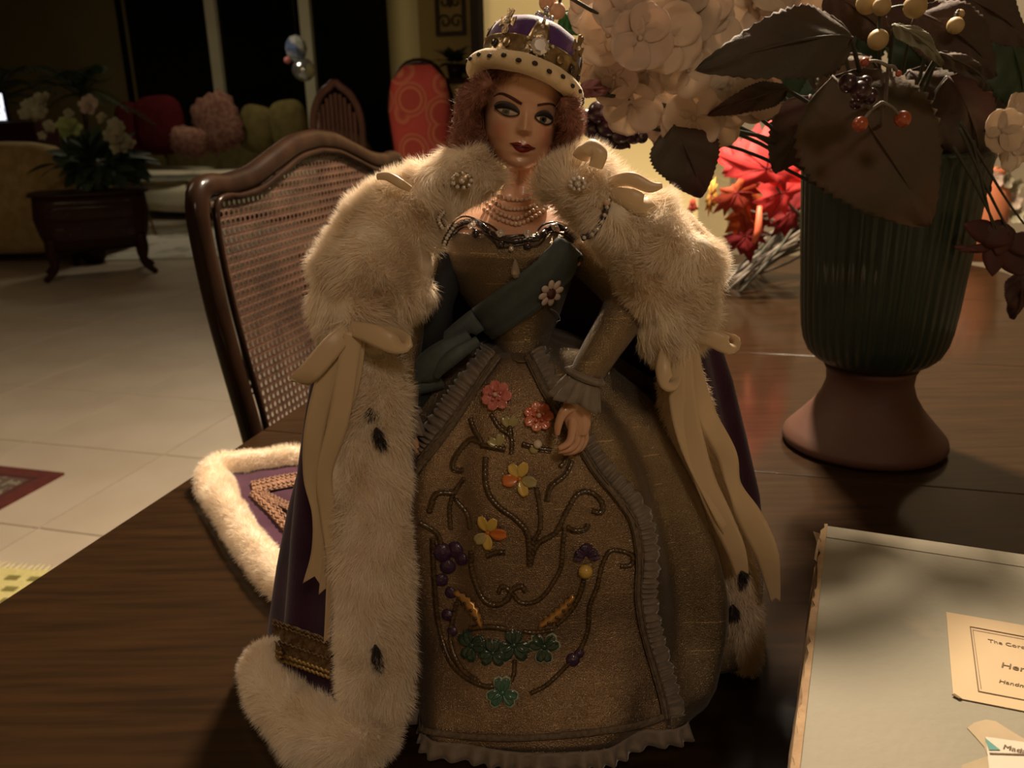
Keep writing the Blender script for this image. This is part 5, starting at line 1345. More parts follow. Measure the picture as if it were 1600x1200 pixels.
nb = MB().tube([onb(x, y, .0012)[0] for x, y in S_], [.0014+.0004*abs(math.sin(i*.9)) for i in range(90)], 7).build('neckline_band', M_gemd, doll)
Nn = pnorm(S_)
for of in (-7, 8): MB().tube([onb(*(S_[i]+Nn[i]*(of+2.5*math.sin(i*.35))), .001)[0] for i in range(90)], .0006, 5).build('beaded_edge', M_gemd, nb)
for x, y in ((742, 357), (783, 370), (824, 371), (864, 361), (701, 366)):
    P, n_ = onb(x, y, .0028); f_ = MB(); flower(f_, P, n_, .0026, 4, cup=.15, seed=int(x), w=.55)
    fo = f_.build('rhinestone_flower', M_gem, nb, solid=.0004); MB().ball(P+n_*.0006, .0008, 8, 6).build('stone', M_gem, fo)
for x, y in ((783, 385), (824, 386), (745, 368)): 
    P, n_ = onb(x, y, .0016); MB().ball(P, .0022, 10, 8).build('black_bead', M_gemd, nb)
pd = MB().ball(onb(799, 391, .002)[0], .0015, 10, 8).build('pendant', M_gem, doll)
MB().lathe([(0, 0), (.0018, .0012), (.0026, .003), (.0024, .005), (.0014, .0085), (.0004, .011)], onb(805, 432, .0030)[0], 12).build('teardrop', mat('crystal_drop', (.55, .46, .38), .05, trans=.5, metal=.2), pd, smooth=False)
P, n_ = onb(855, 453, .0035); rs_ = MB().ball(P, (.0034, .0034, .0022), 14, 8, (nrm(np.cross(n_, Zx)), Zx, n_)).build('rosette', mat('dark_red_centre', (.07, .018, .012), .4, bump=.6, bscale=900), doll)
X_ = nrm(np.cross(Zx, n_)); Y_ = np.cross(n_, X_)
M_rosep = mat('pearly_rosette_petal', (.55, .42, .36), .3, coat=.5)
for q in range(8):
    t = q*PI/4+.2; d = X_*math.cos(t)+Y_*math.sin(t); s = -X_*math.sin(t)+Y_*math.cos(t)
    MB().ball(P+d*.0054+n_*.0004, (.0030, .0021, .0009), 12, 8, (d, s, n_)).build('petal', M_rosep, rs_)
P, n_ = onb(897, 409, .0025); MB().ball(P, .0015, 10, 8).build('pearl_pin', M_pearl, doll)
MB().tube([onb(x, y, .002)[0] for x, y in smooth_path([(856, 480), (866, 487), (870, 496), (870, 505)], 10)], .00035, 5).build('loose_thread', M_lace, doll)

# ---- head
HS = 1.0
roll, yaw, pit = math.radians(8.5), math.radians(5), math.radians(3)
def rotm(roll, pit, yaw):
    """columns: local x, y(back), z(up) in the world"""
    return np.array(Matrix.Rotation(roll, 3, 'Y') @ Matrix.Rotation(pit, 3, 'X') @ Matrix.Rotation(yaw, 3, 'Z'))
HR = rotm(roll, pit, yaw)
EYE = atY(822, 180, .468)           # between the eyes, on the face surface
k0 = pm(EYE)                         # metres per pixel at the face
HO = EYE-HR@A(0, -.0195, 0)
def gz(x, s): return math.exp(-(x/s)**2)
def headpt(z, th):
    """z height, th angle (0 = right, front = -y at th = -pi/2)"""
    zt = [-.0300, -.0290, -.0270, -.0240, -.0190, -.0130, -.005, .003, .010, .018, .025, .0305, .0335, .0345]
    rx = np.interp(z, zt, [.0008, .0056, .0092, .0128, .0166, .0191, .0205, .0211, .0212, .0201, .0171, .0118, .0060, .0008])
    rf = np.interp(z, zt, [.0010, .0125, .0165, .0180, .0187, .0190, .0188, .0186, .0198, .0200, .0172, .0120, .0060, .0008])
    rb = np.interp(z, zt, [.0006, .0030, .0060, .0100, .0150, .0190, .0215, .0228, .0232, .0222, .0190, .0130, .0065, .0008])
    c, s = math.cos(th), math.sin(th)
    x = rx*np.sign(c)*abs(c)**.92
    y = (rf if s < 0 else rb)*np.sign(s)*abs(s)**(.92 if s < 0 else 1)
    if s < 0:
        f = 0
        f += .0050*gz(x, float(np.interp(z, [-.0085, -.006, 0], [.0031, .0026, .0019])))*np.interp(z, [-.0105, -.0088, -.0072, -.0055, .0005, .006], [0, .35, 1.0, .92, .28, 0])
        f += .0011*(gz(x-.0026, .0014)+gz(x+.0026, .0014))*gz(z+.0078, .0016)
        f -= .0017*(gz(x-.0098, .0050)+gz(x+.0098, .0050))*gz(z, .0032)
        f += .0007*(gz(x-.0098, .0065)+gz(x+.0098, .0065))*gz(z-.0065, .0022)
        f += .0011*(gz(x-.0115, .0055)+gz(x+.0115, .0055))*gz(z+.0105, .0055)
        f += .0011*gz(x, .0048)*gz(z+.0152, .0017)+.0012*gz(x, .0040)*gz(z+.0189, .0018)
        f -= .0007*gz(x, .0040)*gz(z+.0214, .0013)+.0004*gz(x, .0009)*gz(z+.0120, .0020)
        f += .0014*gz(x, .0050)*gz(z+.0255, .0028)
        y -= f*min(1, -s*1.3)
    return A(x, y, z)
zs = np.concatenate([-.0300+.0010*np.linspace(0, 1, 4), np.linspace(-.0285, .030, 118), np.linspace(.0305, .0345, 14)])
ths = np.concatenate([np.linspace(-PI*.98, -PI*.02, 130), np.linspace(0, PI, 40)])
hl = MB().grid([[headpt(z, t) for t in ths] for z in zs], closed_v=True)
hlb = hl.bvh()
def H(p): return HO+HR@np.asarray(p, float)
hw_ = MB(); hw_.v = [tuple(H(p)) for p in hl.v]; hw_.f = hl.f
# blush on the painted face, in head coordinates
M_face = bpy.data.materials.new('painted_face'); M_face.use_nodes = True; nn, ll, b = nodes(M_face)
b.inputs['Roughness'].default_value = .34; b.inputs['Coat Weight'].default_value = .25; b.inputs['Subsurface Weight'].default_value = .06; b.inputs['Subsurface Scale'].default_value = .003
geo = nn.new('ShaderNodeTexCoord'); prev = None
base_rgb = nn.new('ShaderNodeRGB'); base_rgb.outputs[0].default_value = (.62, .35, .225, 1); prev = base_rgb.outputs[0]
for (x, z, rad, colr, k_) in ((-.0125, -.0095, .0085, (.50, .16, .10), .62), (.0125, -.0095, .0085, (.50, .16, .10), .62), (-.0100, .0036, .0058, (.34, .22, .17), .5), (.0100, .0036, .0058, (.34, .22, .17), .5)):
    cw = H(headpt(z, -PI/2+math.asin(max(-1, min(1, x/.0205)))))
    vm = nn.new('ShaderNodeVectorMath'); vm.operation = 'DISTANCE'; vm.inputs[1].default_value = tuple(cw); ll.new(geo.outputs['Object'], vm.inputs[0])
    mr = nn.new('ShaderNodeMapRange'); mr.interpolation_type = 'SMOOTHSTEP'; mr.inputs[1].default_value = rad; mr.inputs[2].default_value = rad*.1; mr.inputs[3].default_value = 0; mr.inputs[4].default_value = k_
    ll.new(vm.outputs['Value'], mr.inputs[0]); mx = nn.new('ShaderNodeMixRGB'); ll.new(mr.outputs[0], mx.inputs[0]); ll.new(prev, mx.inputs[1]); mx.inputs[2].default_value = (*colr, 1); prev = mx.outputs[0]
ll.new(prev, b.inputs['Base Color'])
head = hw_.build('head', M_face, doll)
def face_at(x, z, off=0):
    loc, n_, i_, d_ = hlb.ray_cast(Vector((x, -.05, z)), Vector((0, 1, 0)))
    if loc is None: return H((x, -.015-off, z))
    return H(A(*loc)+A(0, -off, 0))
def patch(name, bnd, m, off, parent, rings=5, dome=0):
    B_ = np.array(bnd, float); c = B_.mean(0); n = len(B_); v = [face_at(*c, off+dome)]; f = []
    for r_ in range(1, rings+1):
        t = r_/rings
        for p in B_: q = c+(p-c)*t; v.append(face_at(*q, off+dome*(1-t*t)))
    for i in range(n): f.append((0, 1+i, 1+(i+1) % n))
    for r_ in range(rings-1):
        for i in range(n): a_, b_ = 1+r_*n+i, 1+r_*n+(i+1) % n; f.append((a_, a_+n, b_+n, b_))
    return MB().add(v, f).build(name, m, parent)
def fromcrop(pts):
    """points in the photograph's frame -> face-plane coordinates"""
    out = []
    for x, y in pts:
        d = ray(x, y); o_ = HR.T@(CAM-HO); dd = HR.T@d; t = (-.0195-o_[1])/dd[1]; q = o_+dd*t; out.append((q[0], q[2]))
    return out
C4 = lambda pts: fromcrop([(740+x/7.5, 120+y/7.5) for x, y in pts])
def closedsm(pts, n=40):
    P = list(pts); P = P[-2:]+P+P[:3]; S_ = smooth_path(P, int(n*1.6)); 
    return smooth_path(pts+[pts[0]], n)[:-1]
M_white2 = mat('eye_white', (.50, .40, .33), .15, coat=.8); M_iris = mat('grey_blue_iris', (.050, .048, .042), .1, col2=(.10, .095, .08), nscale=900, coat=.9)
M_pupil = mat('pupil', (.006, .005, .005), .08, coat=.9); M_lash = mat('painted_lash', (.016, .011, .009), .6); M_shadow = mat('grey_eyeshadow', (.13, .10, .088), .6)
M_brow = mat('painted_brow', (.060, .014, .010), .6); M_lip = mat('dark_red_lips', (.19, .012, .010), .30, coat=.5)
EL = [(275, 385), (310, 375), (355, 370), (400, 374), (455, 392), (500, 415), (530, 430), (505, 450), (450, 458), (395, 454), (345, 434), (300, 408)]
ER = [(726, 480), (758, 468), (805, 462), (855, 470), (900, 495), (938, 518), (920, 542), (880, 556), (835, 550), (790, 530), (752, 504)]
for E_, iris, shd in ((EL, (384, 414, 46, 42), [(245, 345), (285, 300), (350, 285), (430, 300), (500, 340), (545, 400), (535, 425), (450, 385), (350, 350), (270, 375)]),
                      (ER, (824, 502, 44, 44), [(715, 470), (745, 425), (800, 395), (860, 395), (915, 430), (950, 480), (948, 512), (900, 465), (820, 440), (750, 450)])):
    e_ = patch('eye', closedsm(C4(E_)), M_white2, .0003, head, dome=.0009)
    cx_, cy_, rx_, ry_ = iris
    patch('iris', C4([(cx_+rx_*math.cos(t), cy_+ry_*math.sin(t)) for t in np.linspace(0, 2*PI, 24, endpoint=False)]), M_iris, .0011, head, dome=.0004)
    patch('pupil', C4([(cx_+rx_*.48*math.cos(t), cy_+ry_*.42*math.sin(t)) for t in np.linspace(0, 2*PI, 16, endpoint=False)]), M_pupil, .0016, head)
    patch('eye_shadow', closedsm(C4(shd)), M_shadow, .00012, head)
for pts_, w_ in ((([(258, 372), (300, 352), (345, 345), (400, 352), (460, 372), (510, 402), (538, 428)]), [26, 48, 54, 50, 42, 30, 16]), ([(722, 468), (755, 448), (805, 440), (860, 448), (905, 475), (945, 510)], [18, 40, 48, 50, 40, 22]),
                 ([(262, 378), (300, 412), (345, 442), (395, 462), (450, 466), (510, 452), (538, 430)], [12, 10, 9, 9, 8, 9, 12]), ([(722, 474), (750, 507), (790, 538), (835, 560), (880, 566), (925, 548), (946, 514)], [12, 10, 9, 10, 12, 14, 14])):
    S_ = smooth_path(pts_, 26); Nn = pnorm(S_); W2 = np.interp(np.linspace(0, 1, 26), np.linspace(0, 1, len(w_)), w_)
    G = [[face_at(*q, .0014-.0004*abs(s)) for s, q in zip((-1, 0, 1), C4([tuple(S_[i]+Nn[i]*W2[i]*.5*s) for s in (-1, 0, 1)]))] for i in range(26)]
    MB().grid(G).build('eyelashes', M_lash, head, solid=.0002)
for pts_, w_ in (([(248, 240), (290, 208), (340, 200), (400, 222), (480, 265), (530, 298), (566, 318)], [8, 20, 30, 36, 38, 36, 30]), ([(750, 332), (800, 325), (860, 318), (920, 322), (965, 345), (990, 378)], [26, 28, 28, 24, 20, 10])):
    S_ = smooth_path(pts_, 30); Nn = pnorm(S_); W2 = np.interp(np.linspace(0, 1, 30), np.linspace(0, 1, len(w_)), w_)
    G = [[face_at(*q, .0003) for q in C4([tuple(S_[i]+Nn[i]*W2[i]*.5*s) for s in (-1, -.3, .3, 1)])] for i in range(30)]
    MB().grid(G).build('eyebrow', M_brow, head, solid=.0002)
up_ = [(418, 778), (470, 770), (520, 765), (555, 775), (580, 800), (610, 790), (645, 790), (690, 820), (735, 842), (690, 845), (640, 838), (580, 825), (510, 812), (460, 795)]
lo_ = [(440, 788), (510, 814), (580, 828), (640, 840), (715, 846), (670, 868), (630, 882), (585, 888), (535, 880), (490, 852), (462, 815)]
patch('upper_lip', closedsm(C4(up_), 50), M_lip, .0003, head, dome=.0008); patch('lower_lip', closedsm(C4(lo_), 50), M_lip, .0003, head, dome=.0011)
MB().tube([face_at(*q, .0007) for q in C4([tuple(p) for p in smooth_path([(430, 783), (510, 812), (580, 826), (640, 838), (725, 844)], 24)])], .00025, 5).build('lip_line', M_gemd, head)
for s in (-1, 1):
    MB().ball(H((s*.0198, .003, -.003)), (.0016, .0035, .0050), 12, 10, tuple(HR.T)).build('ear', M_skin, head)

# ---- hair
cap = MB().ball(HO+HR@A(0, .002, .004), (.0236, .0245, .0300), 40, 28, tuple(HR.T))
capv = np.array(cap.v); loc_ = (capv-HO)@HR
keep = [f for f in cap.f if not all(((loc_[i][1] < -.004 and loc_[i][2] < .0245-.6*abs(loc_[i][0])*.6) or loc_[i][2] < -.024) for i in f)]
cap.f = keep
hr = furry('hair', cap, 16000, .0075, .00012, M_hair, doll, comb=lambda p: np.tile(-HR[:, 2]*.9, (len(p), 1)), lift=.35, rand=.35, clump=.5, csc=160, seed=3, curl=.3, center=lambda p: np.tile(HO, (len(p), 1)))
for k_, lst in enumerate(([(768, 126, .463, 10, .006), (748, 142, .466, 13, .008), (733, 163, .472, 13, .010), (728, 190, .478, 12, .011), (728, 220, .482, 13, .011), (740, 246, .482, 12, .009), (752, 264, .482, 8, .006)],
                          [(880, 156, .466, 7, .005), (888, 172, .470, 10, .007), (892, 190, .476, 11, .009), (890, 212, .480, 11, .009), (884, 230, .482, 9, .007), (878, 240, .482, 6, .005)],
                          [(742, 205, .480, 4, .003), (742, 222, .482, 5, .004), (750, 240, .484, 5, .004), (760, 256, .485, 4, .003)])):
    mb_, P_, T_ = belly(S5(lst), 40, 20, .25, 160, k_)
    furry('hair_curl', mb_, 9000, .0060, .00011, M_hair, hr, comb=path_comb(P_, T_, .8), lift=.45, rand=.4, clump=.6, csc=260, seed=k_+11, droop=0, curl=.5, center=path_center(P_))
for s_ in range(14):
    a = atY(745+rnd.uniform(-8, 10), 130+rnd.uniform(0, 60), .475); MB().tube(smooth_path([a, a+A(rnd.uniform(-.008, -.002), 0, rnd.uniform(-.004, .006)), a+A(rnd.uniform(-.014, -.006), 0, rnd.uniform(-.01, .008))], 8), .00008, 4).build('stray_hair', M_hair, hr)

# ---- crown
CRr, CRp = math.radians(19), math.radians(17)
KR = rotm(CRr, -CRp, 0); KO = atY(827, 106, .4885); KA = tuple(KR.T)
if (KR@A(0, -1, 0))[2] < 0: KR = rotm(CRr, CRp, 0); KA = tuple(KR.T)
K = lambda r, th, z: KO+KR@A(r*math.cos(th), r*math.sin(th), z)
RB = .0262
band = MB()
for (ra, za, zb_) in ((RB, -.0042, .0058),):
    G = []
    for r_, z in ((ra-.0010, za), (ra, za), (ra+.0006, za+.001), (ra+.0001, za+.002), (ra+.0001, zb_-.002), (ra+.0008, zb_-.0008), (ra+.0006, zb_), (ra-.0010, zb_)): G.append([K(r_, t, z) for t in np.linspace(0, 2*PI, 96, endpoint=False)])
    band.grid(G, closed_v=True)
crown = band.build('crown', M_gold2, doll)
dome = []
for i in range(20):
    t = i/19; ph = t*PI/2; r_ = .0250*(1+.05*math.sin(PI*t))*(math.cos(ph)**.34 if t < 1 else 0)+.0003; z = .004+.0170*math.sin(ph)**1.15
    if t > .9: z -= .001*(t-.9)*10
    dome.append([K(r_*(1+.05*t*abs(math.cos(2*th))**2+.012*math.sin(th*9)), th, z) for th in np.linspace(0, 2*PI, 72, endpoint=False)])
MB().grid(dome, closed_v=True).build('velvet_cap', M_velc, crown)
F0 = -PI/2
for th0 in (F0, F0+PI/2):
    pts_ = []
    for s in np.linspace(0, PI, 40):
        c_, z = math.cos(s), math.sin(s); r_ = .0265*np.sign(c_)*abs(c_)**.55; pts_.append(K(r_, th0, .004+.0172*z**.75-.0014*gz(c_, .15)))
    ax_ = nrm(K(1, th0+PI/2, 0)-KO)
    MB().tube(pts_, [.0056, .0040, .0030, .0028, .0022, .0028, .0030, .0040, .0056], 8, flat=.0006, side=ax_).build('arch', M_gold2, crown)
    for s in np.linspace(.35, PI-.35, 9):
        c_, z = math.cos(s), math.sin(s); r_ = .0270*np.sign(c_)*abs(c_)**.55; MB().ball(K(r_, th0, .0048+.0172*z**.75), .0010, 8, 6).build('stone', M_gem, crown)
MB().ball(K(0, 0, .0232), .0040, 16, 12).build('orb', M_silver, crown)
mb = MB()
tp = K(0, 0, .0288); mb.box(tp, (.0024, .0016, .0076), KA); mb.box(tp, (.0074, .0016, .0024), KA)
for s in (-1, 1): mb.ball(tp+KR@A(s*.0038, 0, 0), .0016, 8, 6)
mb.ball(tp+KR@A(0, 0, .0038), .0016, 8, 6); mb.build('orb_cross', M_silver, crown)
def patty(th, z0, s=1.0):
    """cross pattee standing on the band"""
    X = nrm(K(1, th+PI/2, 0)-KO); N_ = nrm(K(1, th, 0)-KO); Zz = KR@A(0, 0, 1); c = K(RB+.0006, th, z0)
    shp = [(-.6, 0), (.6, 0), (.9, .45), (.5, 1.0), (.7, 1.2), (1.7, .9), (1.8, 2.2), (.8, 1.9), (.55, 2.1), (.9, 3.0), (.4, 3.25), (0, 3.0), (-.4, 3.25), (-.9, 3.0), (-.55, 2.1), (-.8, 1.9), (-1.8, 2.2), (-1.7, .9), (-.7, 1.2), (-.5, 1.0), (-.9, .45)]
    MB().prism([c+X*x*.0021*s+Zz*y*.0033*s for x, y in shp], N_*.0008).build('cross', M_gold2, crown, False)
    MB().ball(c+Zz*1.6*.0033*s+N_*.0010, .0010*s, 8, 6).build('stone', M_gem, crown)
for a in (-40, 50, 180-4, 135): patty(F0+math.radians(a), .0050, 1.25)
for a in (-34, 30, 120, -120): 
    X = nrm(K(1, F0+math.radians(a)+PI/2, 0)-KO); MB().ball(K(RB+.0008, F0+math.radians(a), .0008), (.0024, .0028, .0010), 10, 8, (X, KR@A(0, 0, 1), nrm(K(1, F0+math.radians(a), 0)-KO))).build('oval_stone', M_gold2, crown)
for a in (-52, 52, 78): 
    X = nrm(K(1, F0+math.radians(a)+PI/2, 0)-KO); MB().ball(K(RB+.0008, F0+math.radians(a), .0008), (.0020, .0024, .0010), 10, 8, (X, KR@A(0, 0, 1), nrm(K(1, F0+math.radians(a), 0)-KO))).build('dark_stone', M_gemd, crown)
fj = K(RB+.0014, F0+.05, .0018); fn_ = nrm(K(1, F0+.05, 0)-KO); fx = nrm(K(1, F0+.05+PI/2, 0)-KO); fz = KR@A(0, 0, 1)
G = [[fj+fx*r_*math.cos(t)+fz*r_*math.sin(t)+fn_*h for t in np.linspace(PI/8, PI/8+2*PI, 8, endpoint=False)] for r_, h in ((.0047, 0), (.0047, .0013), (.0030, .0027), (.0001, .0027))]
MB().grid(G, closed_v=True).build('diamond', M_gem, crown, False)
for q in range(8):
    t = q*PI/4; MB().ball(fj+fx*.0049*math.cos(t)+fz*.0049*math.sin(t)+fn_*.0010, .0007, 8, 6).build('claw', M_silver, crown)
for s in (-1, 1): MB().ball(K(RB+.0012, F0+.05+s*.24, .0045), .0010, 8, 6).build('stone', M_gem, crown)
# ermine roll under the band
M_plush = mat('cream_plush', (.72, .56, .36), .85, col2=(.66, .50, .31), nscale=60, sheen=.4, bump=.3, bscale=700)
G = [[K(RB+.0012+(.0052*math.cos(s)), t, -.0085+.0050*math.sin(s)+.0006*wob((math.cos(t)*2, math.sin(t)*2, 0), 2)) for s in np.linspace(0, 2*PI, 18, endpoint=False)] for t in np.linspace(0, 2*PI, 90, endpoint=False)]
erm = MB().grid(G, closed_u=True, closed_v=True)
eo = furry('ermine_roll', erm, 9000, .0012, .00010, M_plush, crown, lift=.9, rand=.4, clump=.3, seed=8, droop=.1)
for i, t in enumerate(np.arange(F0-1.45, F0+1.6, .25)):
    for (s, dt) in ((-.05, 0),):
        c_ = K(RB+.0012+.0056*math.cos(s), t, -.0085+.0054*math.sin(s)-.001*(i % 2)); N_ = nrm(K(1, t, 0)-KO)
        MB().ball(c_, (.0016, .0008, .0012), 8, 6, (nrm(np.cross(N_, KR@A(0, 0, 1))), N_, KR@A(0, 0, 1))).build('ermine_spot', M_erm, eo)

# ================================================================== CAPE
def Xat(px, Y, z):
    zc = (A(0, Y, z)-CAM)@cF; base = CAM+cF*zc; return (px-800)*zc/FPX/cR[0]
zrow = [1.035, 1.02, .98, .94, .90, .86, .82, .79, .775]
oL = [600, 555, 510, 492, 471, 452, 438, 430, 428]
oR = [1010, 1060, 1108, 1138, 1158, 1176, 1186, 1184, 1182]
fLp = [(620, 420), (600, 470), (570, 560), (560, 650), (556, 750), (552, 850), (545, 960), (535, 1060), (528, 1110)]
fRp = [(980, 420), (1030, 470), (1075, 560), (1085, 660), (1100, 740), (1120, 820), (1145, 900), (1150, 980), (1150, 1020)]
yFL = [.480, .468, .452, .442, .432, .424, .414, .404, .400]
yFR = [.480, .476, .468, .466, .464, .462, .462, .462, .462]
G = []
for i in range(49):
    t = i/48*8; I = lambda a: float(np.interp(t, range(9), a))
    z = I(zrow)
    yl, yr = I(yFL), I(yFR); q = t/8
    pxl = I([p[0] for p in fLp]); pxr = I([p[0] for p in fRp])
    xl, xr = Xat(pxl, yl, z), Xat(pxr, yr, z)
    ol, orr = Xat(I(oL), .485, z), Xat(I(oR), .50, z)
    back = .535+.075*q
    ctl = [(xl, yl), ((xl+ol)/2-.002, yl+.012+.01*q), (ol, .478), (ol+.012*(1-q)+.004, .520+.01*q), ((ol*2+orr)/3, back-.01), ((ol+orr)/2, back), ((ol+2*orr)/3, back-.01), (orr-.014, .545), (orr, .505), ((xr+orr)/2+.004, yr+.014), (xr, yr)]
    S_ = smooth_path(ctl, 150); Nn = pnorm(S_)
    row = []
    for j in range(150):
        s = j/149; am = .0048*q**.6*math.sin(s*64+1.5*math.sin(q*2))*(.5+.5*min(1, abs(s-.03)*20))+.0015*wob((s*9, q*2, 0), 1)
        row.append(A(S_[j][0]+Nn[j][0]*am, S_[j][1]+Nn[j][1]*am, z))
    G.append(row)
cape = MB().grid(G); capeb = cape.bvh()
o_cape = cape.build('cape', M_vel, doll, solid=.0010)
# gold braid near the hem
def onc(x, y, off=0):
    P, n_ = hit(x, y, off, capeb)
    return (P, n_) if P is not None else (atY(x, y, .42), A(0, -1, 0))
M_gbraid = mat('gold_braid', (.095, .050, .022), .55, metal=.3, col2=(.19, .115, .05), nscale=350, bump=1.0, bscale=420)
M_gcord = mat('bright_gold_cord', (.33, .21, .07), .45, metal=.5)
xs = np.linspace(431, 521, 40)
rowsb = [[onc(x, 966+.36*(x-431)+62*s, .0016+.0005*math.sin(s*18+x*.4))[0] for s in np.linspace(0, 1, 14)] for x in xs]
br_ = MB().grid(rowsb).build('gold_braid', M_gbraid, doll, solid=.0006)
for s in (.03, .12, .5, .82, .95): MB().tube([onc(x, 966+.36*(x-431)+62*s+1.4*math.sin(x*.9), .0026)[0] for x in np.linspace(431, 521, 70)], .0006 if s not in (.82, .95) else .0009, 5).build('cord', M_gcord if s > .8 else M_gbraid, br_)

# train on the table
tr_c = [(338, 742), (500, 708), (560, 900), (470, 930), (430, 912)]
def T_at(s, t):
    a = A(342, 742)*(1-s)+A(520, 708)*s; b = A(432, 905)*(1-s)+A(560, 935)*s
    mid = A(385, 838)*(1-s)+A(520, 830)*s
    p = a*(1-t)**2+2*(mid*2-(a+b)/2)*t*(1-t)*.5+2*t*(1-t)*.5*mid+b*t*t if False else (a*(1-t)+b*t)
    return atZ(p[0], p[1], TT+.0045+.0016*wob((s*3, t*3, 0), 2))
train = MB().grid([[T_at(s, t) for t in np.linspace(0, 1, 24)] for s in np.linspace(0, 1, 24)])
tb_ = train.bvh(); train.build('train', M_velt if 'M_velt' in globals() else mat('train_velvet', (.040, .012, .026), .9, col2=(.055, .018, .036), nscale=40, sheen=.25, spec=.1), doll, solid=.003)
def ont(x, y, off=0):
    P, n_ = hit(x, y, off, tb_)
    return (P, n_) if P is not None else (atZ(x, y, TT+.006), A(0, 0, 1))
M_tbraid = mat('copper_braid', (.26, .13, .07), .6, col2=(.15, .07, .04), nscale=300, bump=1.0, bscale=400)
for pth, w_ in (([(394, 768), (430, 760), (475, 752)], 10), ([(396, 772), (425, 800), (452, 830), (470, 850)], 9), ([(412, 778), (440, 792), (470, 806)], 6)):
    t_o = bandgrid(pth, [w_]*len(pth), ont, .003, 9, 30, .0008).build('train_braid', M_tbraid, doll, solid=.0006)
    S_ = smooth_path(pth, 70); Nn = pnorm(S_)
    for of in (-.8, -.3, .3, .8): MB().tube([ont(*(S_[i]+Nn[i]*(w_*of+1.6*math.sin(i*1.1))), .0044)[0] for i in range(70)], .0006, 5).build('cord', M_tbraid, t_o)

# ---- fur
def fbelly(name, lst, n, L, m=None, k=.5, lift=.55, w=.00013, seed=1, parent=None, zplane=False, na=.14, **kw):
    mb_, P_, T_ = belly(S5(lst) if not zplane else lst, 64, 30, na, 45, seed)
    return furry(name, mb_, n, L, w, m or M_fur, parent or doll, comb=path_comb(P_, T_, k), lift=lift, seed=seed, center=path_center(P_), **kw)
fbelly('fur_collar', [(777, 298, .470, 10, .006), (762, 280, .469, 22, .012), (718, 272, .468, 33, .016), (662, 304, .467, 40, .018), (620, 350, .464, 58, .021), (594, 400, .460, 82, .023), (582, 438, .455, 88, .024), (570, 478, .451, 72, .022), (564, 512, .449, 54, .017), (563, 542, .449, 32, .011)], 70000, .0088, seed=21, k=.45, na=.30, clump=.85)
fbelly('fur_collar', [(838, 306, .466, 9, .006), (856, 290, .464, 26, .012), (896, 286, .462, 40, .017), (940, 308, .462, 47, .020), (985, 346, .460, 58, .023), (1018, 388, .459, 70, .025), (1040, 428, .457, 74, .025), (1048, 472, .455, 62, .021), (1050, 517, .454, 50, .017), (1052, 556, .455, 32, .011)], 70000, .0088, seed=22, k=.45, na=.30, clump=.85)
fbelly('fur_collar_edge', [(1062, 335, .480, 8, .006), (1085, 365, .478, 12, .008), (1110, 402, .476, 14, .008), (1118, 430, .474, 10, .007)], 9000, .0045, seed=25, k=.5)
zf = lambda x, y, h=.016: atZ(x, y, TT+h)
Ls = S5([(584, 545, .446, 42, .010), (578, 600, .442, 52, .013), (580, 680, .434, 53, .014), (583, 760, .426, 53, .014), (580, 840, .418, 55, .014), (582, 920, .411, 55, .014), (584, 1000, .405, 54, .014), (586, 1070, .400, 50, .014)])
Ls.append((atY(584, 1120, .397), 44*pm(atY(584, 1120, .397)), .013))
fbelly('fur_trim', Ls, 62000, .0078, zplane=True, seed=23, k=.55)
hem = [(590, 1110), (572, 1148), (535, 1158), (495, 1145), (458, 1115), (430, 1078), (415, 1040), (424, 1012)]
Lh = []
for i, (x, y) in enumerate(hem):
    P = zf(x, y, [.020, .016, .014, .014, .014, .014, .014, .018][i]); Lh.append((P, [34, 38, 40, 38, 34, 31, 27, 18][i]*pm(P), .014))
fbelly('fur_hem', Lh, 42000, .0082, zplane=True, seed=24, k=.15, lift=.8)
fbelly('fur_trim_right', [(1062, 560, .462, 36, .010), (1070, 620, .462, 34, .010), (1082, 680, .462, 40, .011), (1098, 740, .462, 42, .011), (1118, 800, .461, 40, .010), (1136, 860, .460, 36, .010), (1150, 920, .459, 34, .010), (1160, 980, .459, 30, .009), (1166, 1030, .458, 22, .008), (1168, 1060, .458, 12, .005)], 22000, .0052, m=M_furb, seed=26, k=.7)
trn = [(500, 714), (460, 716), (415, 722), (372, 728), (340, 738), (338, 765), (358, 805), (388, 848), (420, 890), (452, 922), (480, 945)]
Lt_ = []
for i, (x, y) in enumerate(trn):
    P = zf(x, y, .009); Lt_.append((P, [16, 17, 18, 21, 24, 25, 25, 25, 26, 24, 20][i]*pm(P)*1.05, .0095))
fbelly('train_fur', Lt_, 40000, .0060, zplane=True, seed=27, k=.1, lift=.9)
# ermine tails
def tail(x, y, Y, L, dx, r_=5, n=220):
    a = atY(x, y, Y); k_ = pm(a); Y += .0025; mb_ = MB().tube(smooth_path([a, atY(x+dx*.5, y+L*.5, Y-.002), atY(x+dx, y+L*.85, Y-.001)], 12), [k_*r_*.25, k_*r_*.5, k_*r_*.4, k_*.3], 8)
    furry('ermine_tail', mb_, n*3, .0062, .00014, M_erm, doll, comb=lambda p: np.tile(A(.1, -.35, -1.1), (len(p), 1)), lift=.55, rand=.22, clump=.1, seed=int(x))
tail(588, 668, .4165, 34, 12, 6); tail(572, 808, .4095, 48, 10, 6); tail(586, 1008, .3885, 46, 8, 8); tail(578, 636, .424, 12, 2, 4)
tail(1163, 885, .447, 34, -6, 7); tail(1145, 945, .447, 16, 2, 6)

